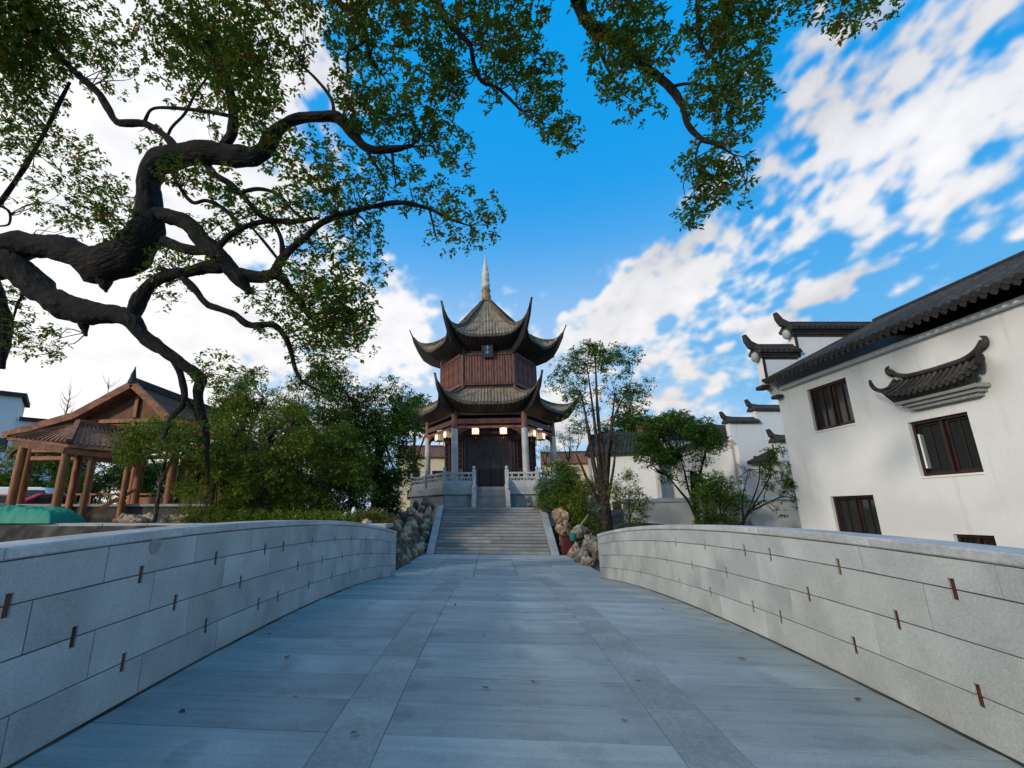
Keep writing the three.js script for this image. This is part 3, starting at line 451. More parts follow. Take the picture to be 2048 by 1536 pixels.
{
  const o = thing('white_house', 'large white plastered house with grey tiled eave and stepped gable on the right', 'house', [houseOrigin.x, 0, houseOrigin.z], TURN);
  const LEN = 14, wins = [[1.12, 4.18, 1.65, 1.45], [4.4, 2.45, 1.52, 1.44], [1.2, .5, 1.62, 1.55], [4.83, -.4, .92, 1.44], [7.55 + .8, 4.9, 1.6, 1.05]];
  const sh = new THREE.Shape([new THREE.Vector2(0, -3), new THREE.Vector2(LEN, -3), new THREE.Vector2(LEN, 6.0), new THREE.Vector2(0, 6.0)]);
  for (const [x, y, w, h] of wins) { const p = new THREE.Path(); p.moveTo(x, y); p.lineTo(x, y + h); p.lineTo(x + w, y + h); p.lineTo(x + w, y); p.lineTo(x, y); sh.holes.push(p); }
  part('wall', metreUV(new THREE.ExtrudeGeometry(sh, { depth: .3, bevelEnabled: false }).translate(0, 0, -.3)), M.white, o);
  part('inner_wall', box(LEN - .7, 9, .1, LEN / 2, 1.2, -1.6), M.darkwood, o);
  part('rear_wall', [box(LEN, 9, .3, LEN / 2, 1.5, -8.6), box(.3, 9, 8, LEN - .15, 1.5, -4.4)], M.white, o);
  wins.forEach(([x, y, w, h], i) => windowPart(o, w - .01, h - .01, x + w / 2, y + .005, { open: i === 1, wood: i === 0 ? M.frame : M.shutter }));
  // stepped gable at the far end
  const gp = [[0, -3], [0, 5.62], [.2, 5.72], [.3, 5.95], [.5, 6.08], [.58, 6.2], [.58, 7.2], [-.8, 7.2], [-.8, 8.1], [-4.6, 8.1], [-4.6, 8.1], [-6.9, 8.1], [-6.9, 7.2], [-8.6, 7.2], [-8.6, -3]];
  part('gable_wall', metreUV(extrude(gp, .34).rotateY(-Math.PI / 2).translate(-.002, 0, 0)), M.white, o);
  capStone(o, .58, -.75, 7.3, true); capStone(o, -.78, -6.9, 8.22, true);
  part('gable_trim', [box(.02, .9, .1, .012, 7.65, -.84), box(.02, .98, .09, .012, 6.7, .53), box(.02, .09, 1.3, .012, 7.16, -.1), box(.02, .09, 3, .012, 8.06, -2.2)], M.trim, o);
  part('corbel', [box(.4, .14, .3, -.17, 6.05, .62, .02), box(.4, .12, .22, -.17, 5.7, .14, .02)], M.trim, o);
  // roof: boards, rows of tiles
  const sl = Math.atan(.5), E = V(0, 6.1, .68), rl = 5.3;
  const rg = new THREE.Group(); rg.name = 'roof'; rg.position.set(0, 6.2, .62); rg.rotation.x = sl; o.add(rg);
  part('roof_deck', box(LEN, .08, rl, LEN / 2 + .02, -.02, -rl / 2 + .02), M.soffit, rg);
  const r = rng(31), rollG = [0, 1, 2].map(k => { const s = new THREE.CylinderGeometry(.075, .075, rl, 8, 14, false, 0, Math.PI); s.rotateZ(Math.PI / 2); s.rotateY(Math.PI / 2); const P = s.attributes.position; for (let i = 0; i < P.count; i++) { const z = P.getZ(i), st = ((z / .3 + k * .3) % 1 + 1) % 1; P.setY(i, P.getY(i) + .012 * st); } return metreUV(s, k, k); });
  const panG = metreUV(grid(4, 24, (u, v) => { const x = (u - .5) * .16, z = .05 - v * rl; return V(x, .03 + .35 * x * x * 8 + .018 * ((v * 24 * .99) % 1), z); }));
  const endG = metreUV(new THREE.CylinderGeometry(.08, .08, .03, 12).rotateX(Math.PI / 2)), dripG = metreUV(extrude([[-.08, .02], [.08, .02], [.07, -.07], [0, -.13], [-.07, -.07]], .02));
  for (let i = 0; i * .215 < LEN; i++) {
    const x = .1 + i * .215;
    const a = part('tile_row', rollG[i % 3], M.tile[Math.floor(r() * 5)], rg); a.position.set(x, .06 + (r() - .5) * .012, -rl / 2 + .06); 
    const b = part('tile_row', panG, M.tile[Math.floor(r() * 5)], rg); b.position.set(x + .107, .02, 0);
    const c = part('tile_end', endG, M.tile[3 + (i % 2)], rg); c.position.set(x, .085, .075); const d = part('drip_tile', dripG, M.tile[2 + (i % 3)], rg); d.position.set(x + .107, .03, .06);
  }
  part('roof_ridge', box(LEN, .22, .3, LEN / 2, .12, -rl, .03), M.trim, rg);
  part('rear_roof', metreUV(box(LEN, .1, 5.4, LEN / 2, 0, 0).rotateX(-sl).translate(0, 7.35, -6.9)), M.tile[1], o);
  part('eave_board', [box(LEN - .02, .12, .16, LEN / 2, 5.98, .09, .02)], M.white, o);
  // tiled hood over the second window
  const c = new THREE.Group(); c.name = 'window_hood'; c.position.set(5.55, 0, 0); o.add(c);
  const cw = 1.12, dpt = .46, top = 5.02, bot = 4.56;
  const upc = x => .30 * Math.pow(Math.min(1, Math.abs(x) / 1.28), 4);
  part('hood_corbel', [box(1.72, .09, .16, 0, 4.2, .08, .01), box(1.9, .09, .24, 0, 4.29, .12, .01), box(2.08, .1, .33, 0, 4.385, .165, .01)], M.terracedark, c);
  part('hood_deck', [grid(30, 6, (u, v) => { const x = (u - .5) * 2.56 * lerp(.86, 1, v); return V(x, lerp(top, bot, v * (1.3 - .3 * v)) + upc(x) * v, .02 + v * dpt); }), grid(30, 2, (u, v) => { const x = (u - .5) * 2.56; return V(x * lerp(1, .82, v), lerp(bot + upc(x), 4.43, v) - .03, .02 + dpt * (1 - v * .35)); })], M.tile[0], c);
  for (let i = -7; i <= 7; i++) { const x = i * .165, p = [0, .35, .7, 1].map(v => V(x * lerp(.9, 1.02, v), lerp(top, bot, v * (1.3 - .3 * v)) + upc(x) * v + .03, .02 + v * (dpt + .02))); part('tile_row', limbGeo(p, [.042, .045], 8, 7, .1, i), M.tile[(i + 9) % 5], c);
    const e = part('tile_end', metreUV(new THREE.CylinderGeometry(.058, .058, .03, 10).rotateX(Math.PI / 2)), M.tile[4], c); e.position.set(x * 1.02, bot + upc(x) + .03, dpt + .05); const dr = part('drip_tile', metreUV(extrude([[-.06, .02], [.06, .02], [.05, -.05], [0, -.09], [-.05, -.05]], .02)), M.tile[3], c); dr.position.set((i + .5) * .165, bot + upc(x) - .005, dpt + .03); }
  part('hood_ridge', limbGeo([-1.2, -1.05, -.8, -.3, .3, .8, 1.05, 1.2].map(x => V(x, top + .04 + .32 * Math.pow(Math.abs(x) / 1.2, 5), .09)), [.055, .06, .07, .07, .07, .07, .06, .055], 30, 8, .1, 3), M.tile[1], c);
  for (const s of [-1, 1]) { part('hood_hip', limbGeo([V(s * 1.08, top + .05, .1), V(s * 1.2, 4.82, .3), V(s * 1.33, 4.86, .46), V(s * 1.4, 5.0, .5), V(s * 1.42, 5.16, .5)], [.06, .06, .055, .05, .03], 14, 8, .2, 5), M.tile[1], c); part('ridge_horn', limbGeo([V(s * 1.12, top + .2, .09), V(s * 1.24, top + .3, .09), V(s * 1.26, top + .42, .09), V(s * 1.18, top + .48, .09)], [.07, .075, .05, .02], 10, 8, .5, 7), M.tile[2], c); }
}
// ---------------------------------------------------------------- houses behind, right
function gableHouse(name, label, x, z, turn, w, d, h, rise, m, o2 = {}) {   // front (w) on local +z, ridge along local x
  const o = thing(name, label, 'house', [x, -.5, z], turn);
  const s = .5; const gp = [[-d / 2, 0], [d / 2, 0], [d / 2, h + s], [0, h + s + rise], [-d / 2, h + s]];
  part('wall', [box(w, h + s, .25, 0, (h + s) / 2, d / 2 - .125), box(w, h + s, .25, 0, (h + s) / 2, -d / 2 + .125), metreUV(extrude(gp, .25).rotateY(-Math.PI / 2).translate(w / 2, 0, 0)), metreUV(extrude(gp, .25).rotateY(-Math.PI / 2).translate(-w / 2 + .25, 0, 0))], m, o);
  const L = Math.hypot(d / 2 + .35, rise * (d / 2 + .35) / (d / 2)), a = Math.atan2(rise, d / 2);
  const rf = new THREE.Group(); rf.name = 'roof'; rf.position.y = h + s + rise; o.add(rf);
  for (const q of [1, -1]) { const sl = part('roof_slope', box(w + .3, .1, L, 0, .05, L / 2), o2.tile || M.tile[2], rf); sl.rotation.x = a; if (q < 0) { sl.rotation.order = 'YXZ'; sl.rotation.y = Math.PI; }
    const rolls = []; for (let i = 0; i * .26 < w + .2; i++) rolls.push(box(.12, .09, L, -w / 2 - .05 + i * .26, .12, L / 2)); const ro = part('tile_rolls', rolls, o2.tile2 || M.tile[1], sl); ro.userData.kind = 'stuff'; }
  part('ridge', box(w + .3, .3, .28, 0, .18, 0, .02), M.trim, rf);
  (o2.win || []).forEach(([wx, wy, ww, wh]) => { const g = new THREE.Group(); g.name = 'window'; g.position.set(wx, wy + s, d / 2); o.add(g); part('frame', [box(ww + .12, .07, .09, 0, wh / 2, .03), box(ww + .12, .07, .09, 0, -wh / 2, .03), box(.07, wh, .09, -ww / 2, 0, .03), box(.07, wh, .09, ww / 2, 0, .03), box(.04, wh, .06, 0, 0, .03)], M.shutter, g); part('pane', box(ww - .07, wh - .07, .03, 0, 0, .012), M.glass, g); });
  if (o2.endWin) for (const [wz, wy, ww, wh] of o2.endWin) { const g = new THREE.Group(); g.name = 'window'; g.position.set(w / 2 + .36, wy + s, wz); g.rotation.y = Math.PI / 2; o.add(g); part('frame', [box(ww + .12, .07, .09, 0, wh / 2, .03), box(ww + .12, .07, .09, 0, -wh / 2, .03), box(.07, wh, .09, -ww / 2, 0, .03), box(.07, wh, .09, ww / 2, 0, .03)], M.shutter, g); part('pane', box(ww - .07, wh - .07, .03, 0, 0, .012), M.glass, g); }
  if (o2.steps) for (const q of [1, -1]) { // stepped end walls
    const g = new THREE.Group(); g.name = 'stepped_gable'; g.position.set(q * (w / 2 + .02) + (q > 0 ? .34 : 0), 0, 0); o.add(g); const H = h + s; const st = [[d / 2 + .3, H - .2], [d / 2 + .3, H + .7], [d / 4, H + .7], [d / 4, H + rise + .5], [-d / 4, H + rise + .5], [-d / 4, H + .7], [-d / 2, H + .7], [-d / 2, 0], [d / 2, 0], [d / 2, H - .5]];
    part('end_wall', metreUV(extrude(st, .34).rotateY(-Math.PI / 2)), m, g); for (const [z0, z1, y] of [[d / 2 + .3, d / 4, H + .7], [d / 4, -d / 4, H + rise + .5], [-d / 4, -d / 2, H + .7]]) { part('cap_tiles', [metreUV(extrude([[-.36, .0], [-.36, .1], [0, .38], [.36, .1], [.36, 0]], z0 - z1 + .2).translate(-.17, y, z1 - .1))], M.tile[2], g); const hn = extrude([[0, .3], [.4, .36], [.6, .62], [.68, .6], [.6, .25], [.3, .08], [0, .05]].map(p => [p[0] - .35, p[1]]), .2).rotateY(-Math.PI / 2).translate(-.07, y + .05, z0); part('ridge_horn', metreUV(hn), M.tile[1], g); } }
  return o;
}
gableHouse('white_house', 'small white house with slanting dark roof behind the tall bare stemmed tree', 10.2, -37.5, -.35, 4.6, 6, 5.6, 1.5, M.white2, { win: [[-.6, 1.6, .5, 1.3], [1.0, 1.6, .5, 1.3]] });
gableHouse('white_house', 'white house with dark capped stepped gable just left of the big white house', 15.5, -31, -1.45, 6, 5.0, 5.6, .9, M.white, { steps: true, endWin: [[1.5, 4.0, .4, .9]] });
gableHouse('white_house', 'white wall and dark roof behind the round green tree', 13.6, -37.5, -.5, 7, 5, 4.9, .9, M.white2, { win: [[-2, 3, .5, 1]] });
gableHouse('white_house', 'low white house with small stepped gable half hidden by the corner of the big house', 15.5, -27, -1.45, 3, 2.6, 4.2, .6, M.white, { steps: true });
{ // garden wall
  const a = at(1250, 1030, 25), b = at(1640, 1030, 19), d = b.clone().sub(a).setY(0), L = d.length(), o = thing('garden_wall', 'low whitewashed garden wall behind the shrubs on the right bank', 'garden wall', [(a.x + b.x) / 2, 0, (a.z + b.z) / 2], Math.atan2(-d.z, d.x));
  part('wall', box(L, 3.2, .24, 0, .42, 0), M.white, o); part('wall_cap', [metreUV(extrude([[-.2, 0], [-.2, .05], [0, .2], [.2, .05], [.2, 0]], L).rotateY(Math.PI / 2).translate(-L / 2, 2.03, 0))], M.coping, o);
}
gableHouse('sunlit_house', 'warm sunlit cream building far behind the pagoda on the right', 13.5, -66, -.1, 13, 8, 7.6, 1.6, M.cream, { tile: M.browntile, tile2: M.browntile, win: [[-4, 5.8, 2.2, .8], [-4, 3.3, 1.2, 1.2], [0, 5.8, 1.4, .9], [0, 3, 1.2, 1.2], [3.6, 5.8, 1.4, .9], [3.6, 3, 1.2, 1.2]] });
gableHouse('sunlit_house', 'warm sunlit cream building far behind the pagoda on the left', -8.2, -63, .1, 7, 8, 8.2, 1.6, M.cream, { tile: M.browntile, tile2: M.browntile, win: [[-1.5, 6, 1.4, .9], [1.5, 6, 1.4, .9], [-1.5, 3.6, 1.4, 1.0], [1.5, 3.6, 1.4, 1.0]] });
gableHouse('sunlit_house', 'small yellow upper storey peeping over roofs right of the tall tree', 17.8, -58, -.2, 3.2, 4, 10.6, 1.2, M.cream, { tile: M.browntile, tile2: M.browntile, win: [[-.7, 9.6, .7, .7], [.7, 9.6, .7, .7]] });
{ // pale stepped building far left
  const p = at(0, 860, 50), o = thing('white_building', 'pale grey white stepped building on the far left skyline', 'building', [p.x - 1, -.5, p.z], .75);
  part('wall', [box(8, 13.6, 6, -2, 6.8, 0), box(4, 11.2, 5.9, 4, 5.6, 0), box(3, 9.3, 5.8, 7.4, 4.65, 0)], M.white2, o);
  part('roof_cap', [box(8.8, .4, 6.8, -2, 13.8, 0), box(4.4, .35, 6.6, 4.4, 11.38, 0), box(3.4, .35, 6.4, 7.6, 9.48, 0)], M.trim, o);
  for (const [x, y] of [[-4, 11.4], [-1, 11.4], [-4, 8.6], [-1, 8.6], [1, 8.6], [4, 9], [4, 6.6], [7.3, 7.4], [-4, 6], [-1, 6]]) { const g = new THREE.Group(); g.name = 'window'; g.position.set(x, y, 3.0); o.add(g); part('frame', box(1.5, 1.4, .08, 0, 0, .0), M.trim, g); part('pane', box(1.3, 1.2, .04, 0, 0, .05), M.glass, g); }
}

// ---------------------------------------------------------------- wooden pavilion, quay, tarpaulin, vehicles on the left
{
  const q = thing('quay_wall', 'grey stone quay edge with pale slab below the wooden pavilion', 'quay wall', [-14, 0, -17]);
  part('wall', box(21, 4, .5, 0, -1.05, -.4), M.wallgrey, q);
  for (let i = 0; i < 12; i++) { const m = part('coping_stone', box(1.72, .13, 1.3, 0, 0, 0, .015), M.coping, q); m.position.set(-9.6 + i * 1.74, 1.1, -.55 + (i % 3) * .004); }
  const st = part('end_post', [box(.8, .34, .8, 0, 1.33, -.3, .04), box(.62, .2, .62, 0, 1.58, -.3, .04)], M.wallgrey, q); st.position.x = -3.6;
}
function roofFace(pts, th = .12) { // thick polygon: top points and the same dropped
  const g = new THREE.BufferGeometry(), P = [], n = pts.length; const low = pts.map(p => p.clone().add(V(0, -th, 0)));
  for (let i = 1; i + 1 < n; i++) { P.push(pts[0], pts[i], pts[i + 1], low[0], low[i + 1], low[i]); } for (let i = 0; i < n; i++) { const j = (i + 1) % n; P.push(pts[i], low[i], pts[j], pts[j], low[i], low[j]); }
  g.setFromPoints(P); g.computeVertexNormals(); return metreUV(g);
}
function tiledSlope(parent, a, b, c, d, m1, m2, pitch = .24) { // a-b ridge side, d-c eave side
  part('roof_slope', roofFace([a, b, c, d]), m1, parent); const n = Math.max(2, Math.round(d.distanceTo(c) / pitch)), rolls = [];
  for (let i = 0; i <= n; i++) { const t = i / n; rolls.push(bar(a.clone().lerp(b, t).add(V(0, .04, 0)), d.clone().lerp(c, t).add(V(0, .04, 0)), .1, .09)); } const ro = part('tile_rolls', rolls, m2, parent); ro.userData.kind = 'stuff';
}
{
  const o = thing('wooden_pavilion', 'orange brown timber pavilion with tiled gable roof and porch on the left bank', 'pavilion', [-17.5, 1.15, -23]);
  const L = (x, y, z) => V(x + 17.5, y - 1.15, z + 23);
  // main hall
  const A = L(-17.75, 7.72, -21.8), A2 = L(-17.75, 7.72, -31), lf = L(-24.2, 5.2, -21.8), lf2 = L(-24.2, 5.2, -31), rt = L(-12.9, 4.95, -21.8), rt2 = L(-12.9, 4.95, -31), ml = L(-20.6, 6.15, -21.8), ml2 = L(-20.6, 6.15, -31), mr = L(-15.6, 5.95, -21.8), mr2 = L(-15.6, 5.95, -31);
  const rf = new THREE.Group(); rf.name = 'roof'; o.add(rf); tiledSlope(rf, A2, A, ml, ml2, M.browntile2, M.browntile2); tiledSlope(rf, ml2, ml, lf, lf2, M.browntile2, M.browntile2); tiledSlope(rf, A, A2, mr2, mr, M.browntile2, M.browntile2); tiledSlope(rf, mr, mr2, rt2, rt, M.browntile2, M.browntile2);
  const verge = (p, q) => part('verge_board', bar(p.clone().add(V(0, .06, .05)), q.clone().add(V(0, .06, .05)), .22, .34), M.browntile, rf); verge(A, ml); verge(ml, lf); verge(A, mr); verge(mr, rt);
  part('ridge', bar(A.clone().add(V(0, .2, .1)), A2.clone().add(V(0, .2, 0)), .3, .35), M.trim, rf); part('finial', limbGeo([A.clone().add(V(0, .1, .1)), A.clone().add(V(0, .5, .12)), A.clone().add(V(.02, .95, .1))], [.22, .12, .03], 8, 8, .2), M.trim, rf);
  part('gable_panel', roofFace([L(-17.75, 7.3, -22.4), L(-20.4, 5.9, -22.4), L(-21.5, 4.9, -22.4), L(-13.6, 4.9, -22.4), L(-15.2, 5.8, -22.4)].map(p => p), .01), M.brownwood, o);
  const gp = new THREE.Shape([[-3.7, 0], [3.9, 0], [2.4, .95], [.2, 2.5], [-2.6, 1.05]].map(p => new THREE.Vector2(...p))); part('gable_board', metreUV(new THREE.ExtrudeGeometry(gp, { depth: .12, bevelEnabled: false }).translate(-.35, 3.75, .55)), M.brownwood, o); part('gable_beam', [box(5.4, .2, .12, -.3, 4.85, .74, .02), box(.2, 2.4, .12, -.25, 4.9, .76, .02), box(.16, 1.2, .12, -2.2, 4.3, .74, .02), box(.16, 1.2, .12, 1.7, 4.3, .74, .02)], M.orangewood, o);
  part('tie_beam', [box(10.4, .32, .24, -.2, 3.45, .9, .02), box(10.4, .2, .2, -.2, 3.0, .9, .02), box(.24, .32, 8, -5.4, 3.45, -3.4, .02), box(.24, .32, 8, 4.9, 3.45, -3.4, .02)], M.orangewood, o);
  for (const [x, z] of [[-22.9, -22.1], [-20.2, -22.1], [-16.9, -22.1], [-15.25, -22.1], [-12.7, -22.1], [-22.9, -26], [-12.7, -26], [-16.9, -29.5], [-20.2, -29.5], [-15.25, -29.5], [-12.7, -29.5], [-22.9, -29.5]]) { const p = L(x, 1.15, z); part('column', [cyl(.19, .2, 3.5, p.x, .5, p.z), cyl(.3, .33, .5, p.x, 0, p.z)], M.orangewood, o); }
  part('plinth', box(11.4, .72, 9.2, -.1, .3, -3.0, .02), M.wallgrey, o); part('plinth_cap', box(11.6, .12, 9.4, -.1, .72, -3.0, .02), M.terracedark, o);
  part('timber_wall', [box(2.4, 2.9, .1, 3.6, 2.1, .55), box(.1, 2.9, 7, 4.95, 2.1, -3)], M.brownwood, o);
  for (let i = 0; i < 9; i++) part('wall_board', box(.24, 2.8, .04, 2.55 + i * .265, 2.1, .63, .008), i % 3 ? M.brownwood : M.darkwood, o);
  part('railing', [box(1.5, .08, .1, 1.45, 1.25, .9), box(1.5, .3, .08, 1.45, .95, .9), box(3.1, .08, .1, -1, 1.25, .9), ...[-2.2, -1.7, -1.2, -.7, -.2, .3].map(x => box(.06, .45, .06, x, 1.0, .9))], M.orangewood, o);
  // porch with corner towards the bridge
  const c0 = L(-18.3, 4.42, -19.3), cl = L(-21.3, 4.78, -19.3), cr = L(-16.2, 4.3, -20.8), ap = L(-19.35, 5.58, -20.7), ap2 = L(-18.5, 5.5, -22.6), bl = L(-22.2, 4.75, -22.4);
  const pf = new THREE.Group(); pf.name = 'porch_roof'; o.add(pf); tiledSlope(pf, ap.clone(), ap.clone().add(V(.02, 0, 0)), c0, cl, M.browntile, M.browntile, .22); tiledSlope(pf, ap, ap2, cr, c0, M.browntile, M.browntile, .22); tiledSlope(pf, ap2, ap, cl, bl, M.browntile2, M.browntile2, .24);
  part('hip_ridge', [bar(ap.clone().add(V(0, .1, 0)), c0.clone().add(V(.1, .14, .1)), .2, .2), bar(ap.clone().add(V(0, .12, 0)), ap2.clone().add(V(0, .12, 0)), .24, .22)], M.browntile, pf);
  part('eave_beam', [bar(cl.clone().add(V(.3, -.26, -.1)), c0.clone().add(V(-.15, -.26, -.1)), .2, .26), bar(c0.clone().add(V(-.15, -.26, -.1)), cr.clone().add(V(-.2, -.3, -.1)), .2, .26)], M.brownwood, o);
  part('curved_lintel', metreUV(new THREE.TorusGeometry(1.3, .09, 6, 20, Math.PI).scale(1, .42, 1).translate(-2.3, 2.75, 3.55)), M.brownwood, o);
  for (const [x, z, r] of [[-20.55, -19.45, .17], [-18.47, -19.5, .17], [-19.5, -21.3, .14], [-17.75, -20.1, .13], [-16.6, -20.9, .13]]) { const p = L(x, 1.15, z); part('column', [cyl(r, r * 1.05, 3.15, p.x, .12, p.z), cyl(r + .1, r + .12, .14, p.x, 0, p.z)], M.orangewood, o); }
  part('brace', [bar(L(-17.6, 1.4, -20.2), L(-16.2, 2.6, -21.2), .12, .14)], M.orangewood, o);
}
{ // tarpaulin heap
  const p = at(60, 1050, 17.6), g = grid(140, 50, (u, v) => { const x = (u - .5) * 5.2, z = (v - .5) * 1.7; const e = Math.pow(Math.abs(v * 2 - 1), 7), e2 = Math.pow(Math.abs(u * 2 - 1), 14); const fold = Math.abs(fbm(u * 10 + v * 3, v * 6 - u * 2, 4) - .5); const h = (.80 - .26 * u - .35 * fold + .10 * (fbm(u * 20, v * 9, 3) - .5)) * (1 - Math.max(e, e2)); return V(x, h, z + .1 * (fbm(u * 9, v * 3 + 9, 3) - .5)); });
  const o = thing('green_tarpaulin', 'bright green tarpaulin draped over a low heap on the left quay', 'tarpaulin', [p.x - 1.75, 1.17, p.z - .6], .05); part('sheet', metreUV(g), M.tarp, o);
}
function car(label, name, mat0, x, y, z, turn, W, Ln, H, van) {
  const o = thing(name, label, van ? 'van' : 'car', [x, y, z], turn);
  const prof = van ? [[-Ln / 2, .35], [Ln / 2, .35], [Ln / 2 + .02, .9], [Ln / 2 - .5, 1.15], [Ln / 2 - 1.2, H - .1], [Ln / 2 - 1.5, H], [-Ln / 2 + .1, H], [-Ln / 2, H - .2]] : [[-Ln / 2, .3], [Ln / 2, .3], [Ln / 2 + .03, .62], [Ln / 2 - .3, .82], [Ln / 2 - 1.2, .95], [Ln / 2 - 1.9, H], [-Ln / 2 + 1.3, H], [-Ln / 2 + .4, .98], [-Ln / 2 - .02, .85]];
  part('body', metreUV(extrude(prof, W, .08).translate(0, 0, -W / 2)), mat0, o);
  for (const s of [-1, 1]) part('side_window', metreUV(extrude(van ? [[-.2, 1.2], [Ln / 2 - .75, 1.2], [Ln / 2 - 1.25, H - .18], [-.2, H - .18]] : [[-Ln / 2 + .75, .98], [Ln / 2 - 1.3, .98], [Ln / 2 - 1.95, H - .1], [-Ln / 2 + 1.35, H - .1]], .02).translate(0, 0, s > 0 ? W / 2 - .01 : -W / 2 - .01)), M.glass, o);
  for (const [sx, sz] of [[-1, -1], [-1, 1], [1, -1], [1, 1]]) { const w = part('wheel', metreUV(new THREE.CylinderGeometry(.33, .33, .22, 18).rotateX(Math.PI / 2)), M.tyre, o); w.position.set(sx * Ln * .31, .33, sz * (W / 2 - .08)); part('rim', metreUV(new THREE.CylinderGeometry(.2, .2, .24, 12).rotateX(Math.PI / 2)), M.rim, w); }
  for (const s of [-1, 1]) { part('headlight', box(.06, .14, .34, Ln / 2 - .02, .7, s * (W / 2 - .3), .02), M.rim, o); part('tail_light', box(.06, .2, .2, -Ln / 2 + .0, .75, s * (W / 2 - .2), .02), M.lampred, o); }
}
{ const p = at(72, 985, 31); car('white van parked behind the pavilion porch', 'parked_van', M.carwhite, p.x, 1.1, p.z, .2, 1.8, 4.6, 2.0, true); const q = at(112, 992, 28); car('dark red car parked behind the pavilion porch', 'parked_car', M.carred, q.x, 1.1, q.z, .9, 1.75, 4.2, 1.5, false); const w = at(30, 1003, 28); car('red car half hidden behind the green tarpaulin', 'parked_car', M.carred, w.x, 1.1, w.z, .3, 1.75, 4.2, 1.45, false); }

// ---------------------------------------------------------------- bin, rocks, pale stones, pole
{
  const p = at(1135, 1118, 22.6), o = thing('litter_bin', 'dark red square litter bin at the right foot of the stairs', 'litter bin', [p.x, LAND, p.z], .1);
  part('body', [box(.5, .78, .46, 0, .43, 0, .03), box(.42, .6, .01, 0, .42, .234, .004)], M.red, o); part('base', box(.46, .06, .42, 0, .03, 0), M.black, o); part('lid', [box(.56, .07, .52, 0, .86, 0, .02)], M.red, o); part('ashtray_top', [cyl(.09, .1, .14, -.05, .89, 0, 12), cyl(.12, .12, .03, -.05, 1.02, 0, 12)], M.black, o);
}
function rockGeo(seed, sx, sy, sz) { const rq = rng(seed * 13 + 5), cut = Array.from({ length: 9 }, () => [V(rq() - .5, rq() - .5, rq() - .5).normalize(), .62 + rq() * .28]), g = new THREE.IcosahedronGeometry(1, 5), P = g.attributes.position, v = V(); for (let i = 0; i < P.count; i++) { v.fromBufferAttribute(P, i); const th = Math.atan2(v.z, v.x), k = 1 + .55 * (fbm(v.x * 1.6 + seed * 3.1 + 9, v.y * 1.6 + v.z * 1.3 + seed, 4) - .5) + .35 * (Math.abs(fbm(v.x * 3 - v.z * 2 + seed, v.y * 3 + v.z * 2.5 + 4, 4) - .5) * -2 + .3); v.multiplyScalar(k); for (const [cd, cl] of cut) { const e = v.dot(cd) - cl; if (e > 0) v.addScaledVector(cd, -e * .92); } v.multiplyScalar(1.15 + .16 * (fbm(v.x * 7 + seed, v.y * 7 + v.z * 6, 4) - .5) - .22 * sstep(.08, 0, Math.abs(fbm(v.x * 2.4 + v.z * 1.3 + seed, v.y * 1.6 - v.z, 3) - .5))); P.setXYZ(i, v.x * sx, v.y * sy, v.z * sz); } g.computeVertexNormals(); return metreUV(g); }
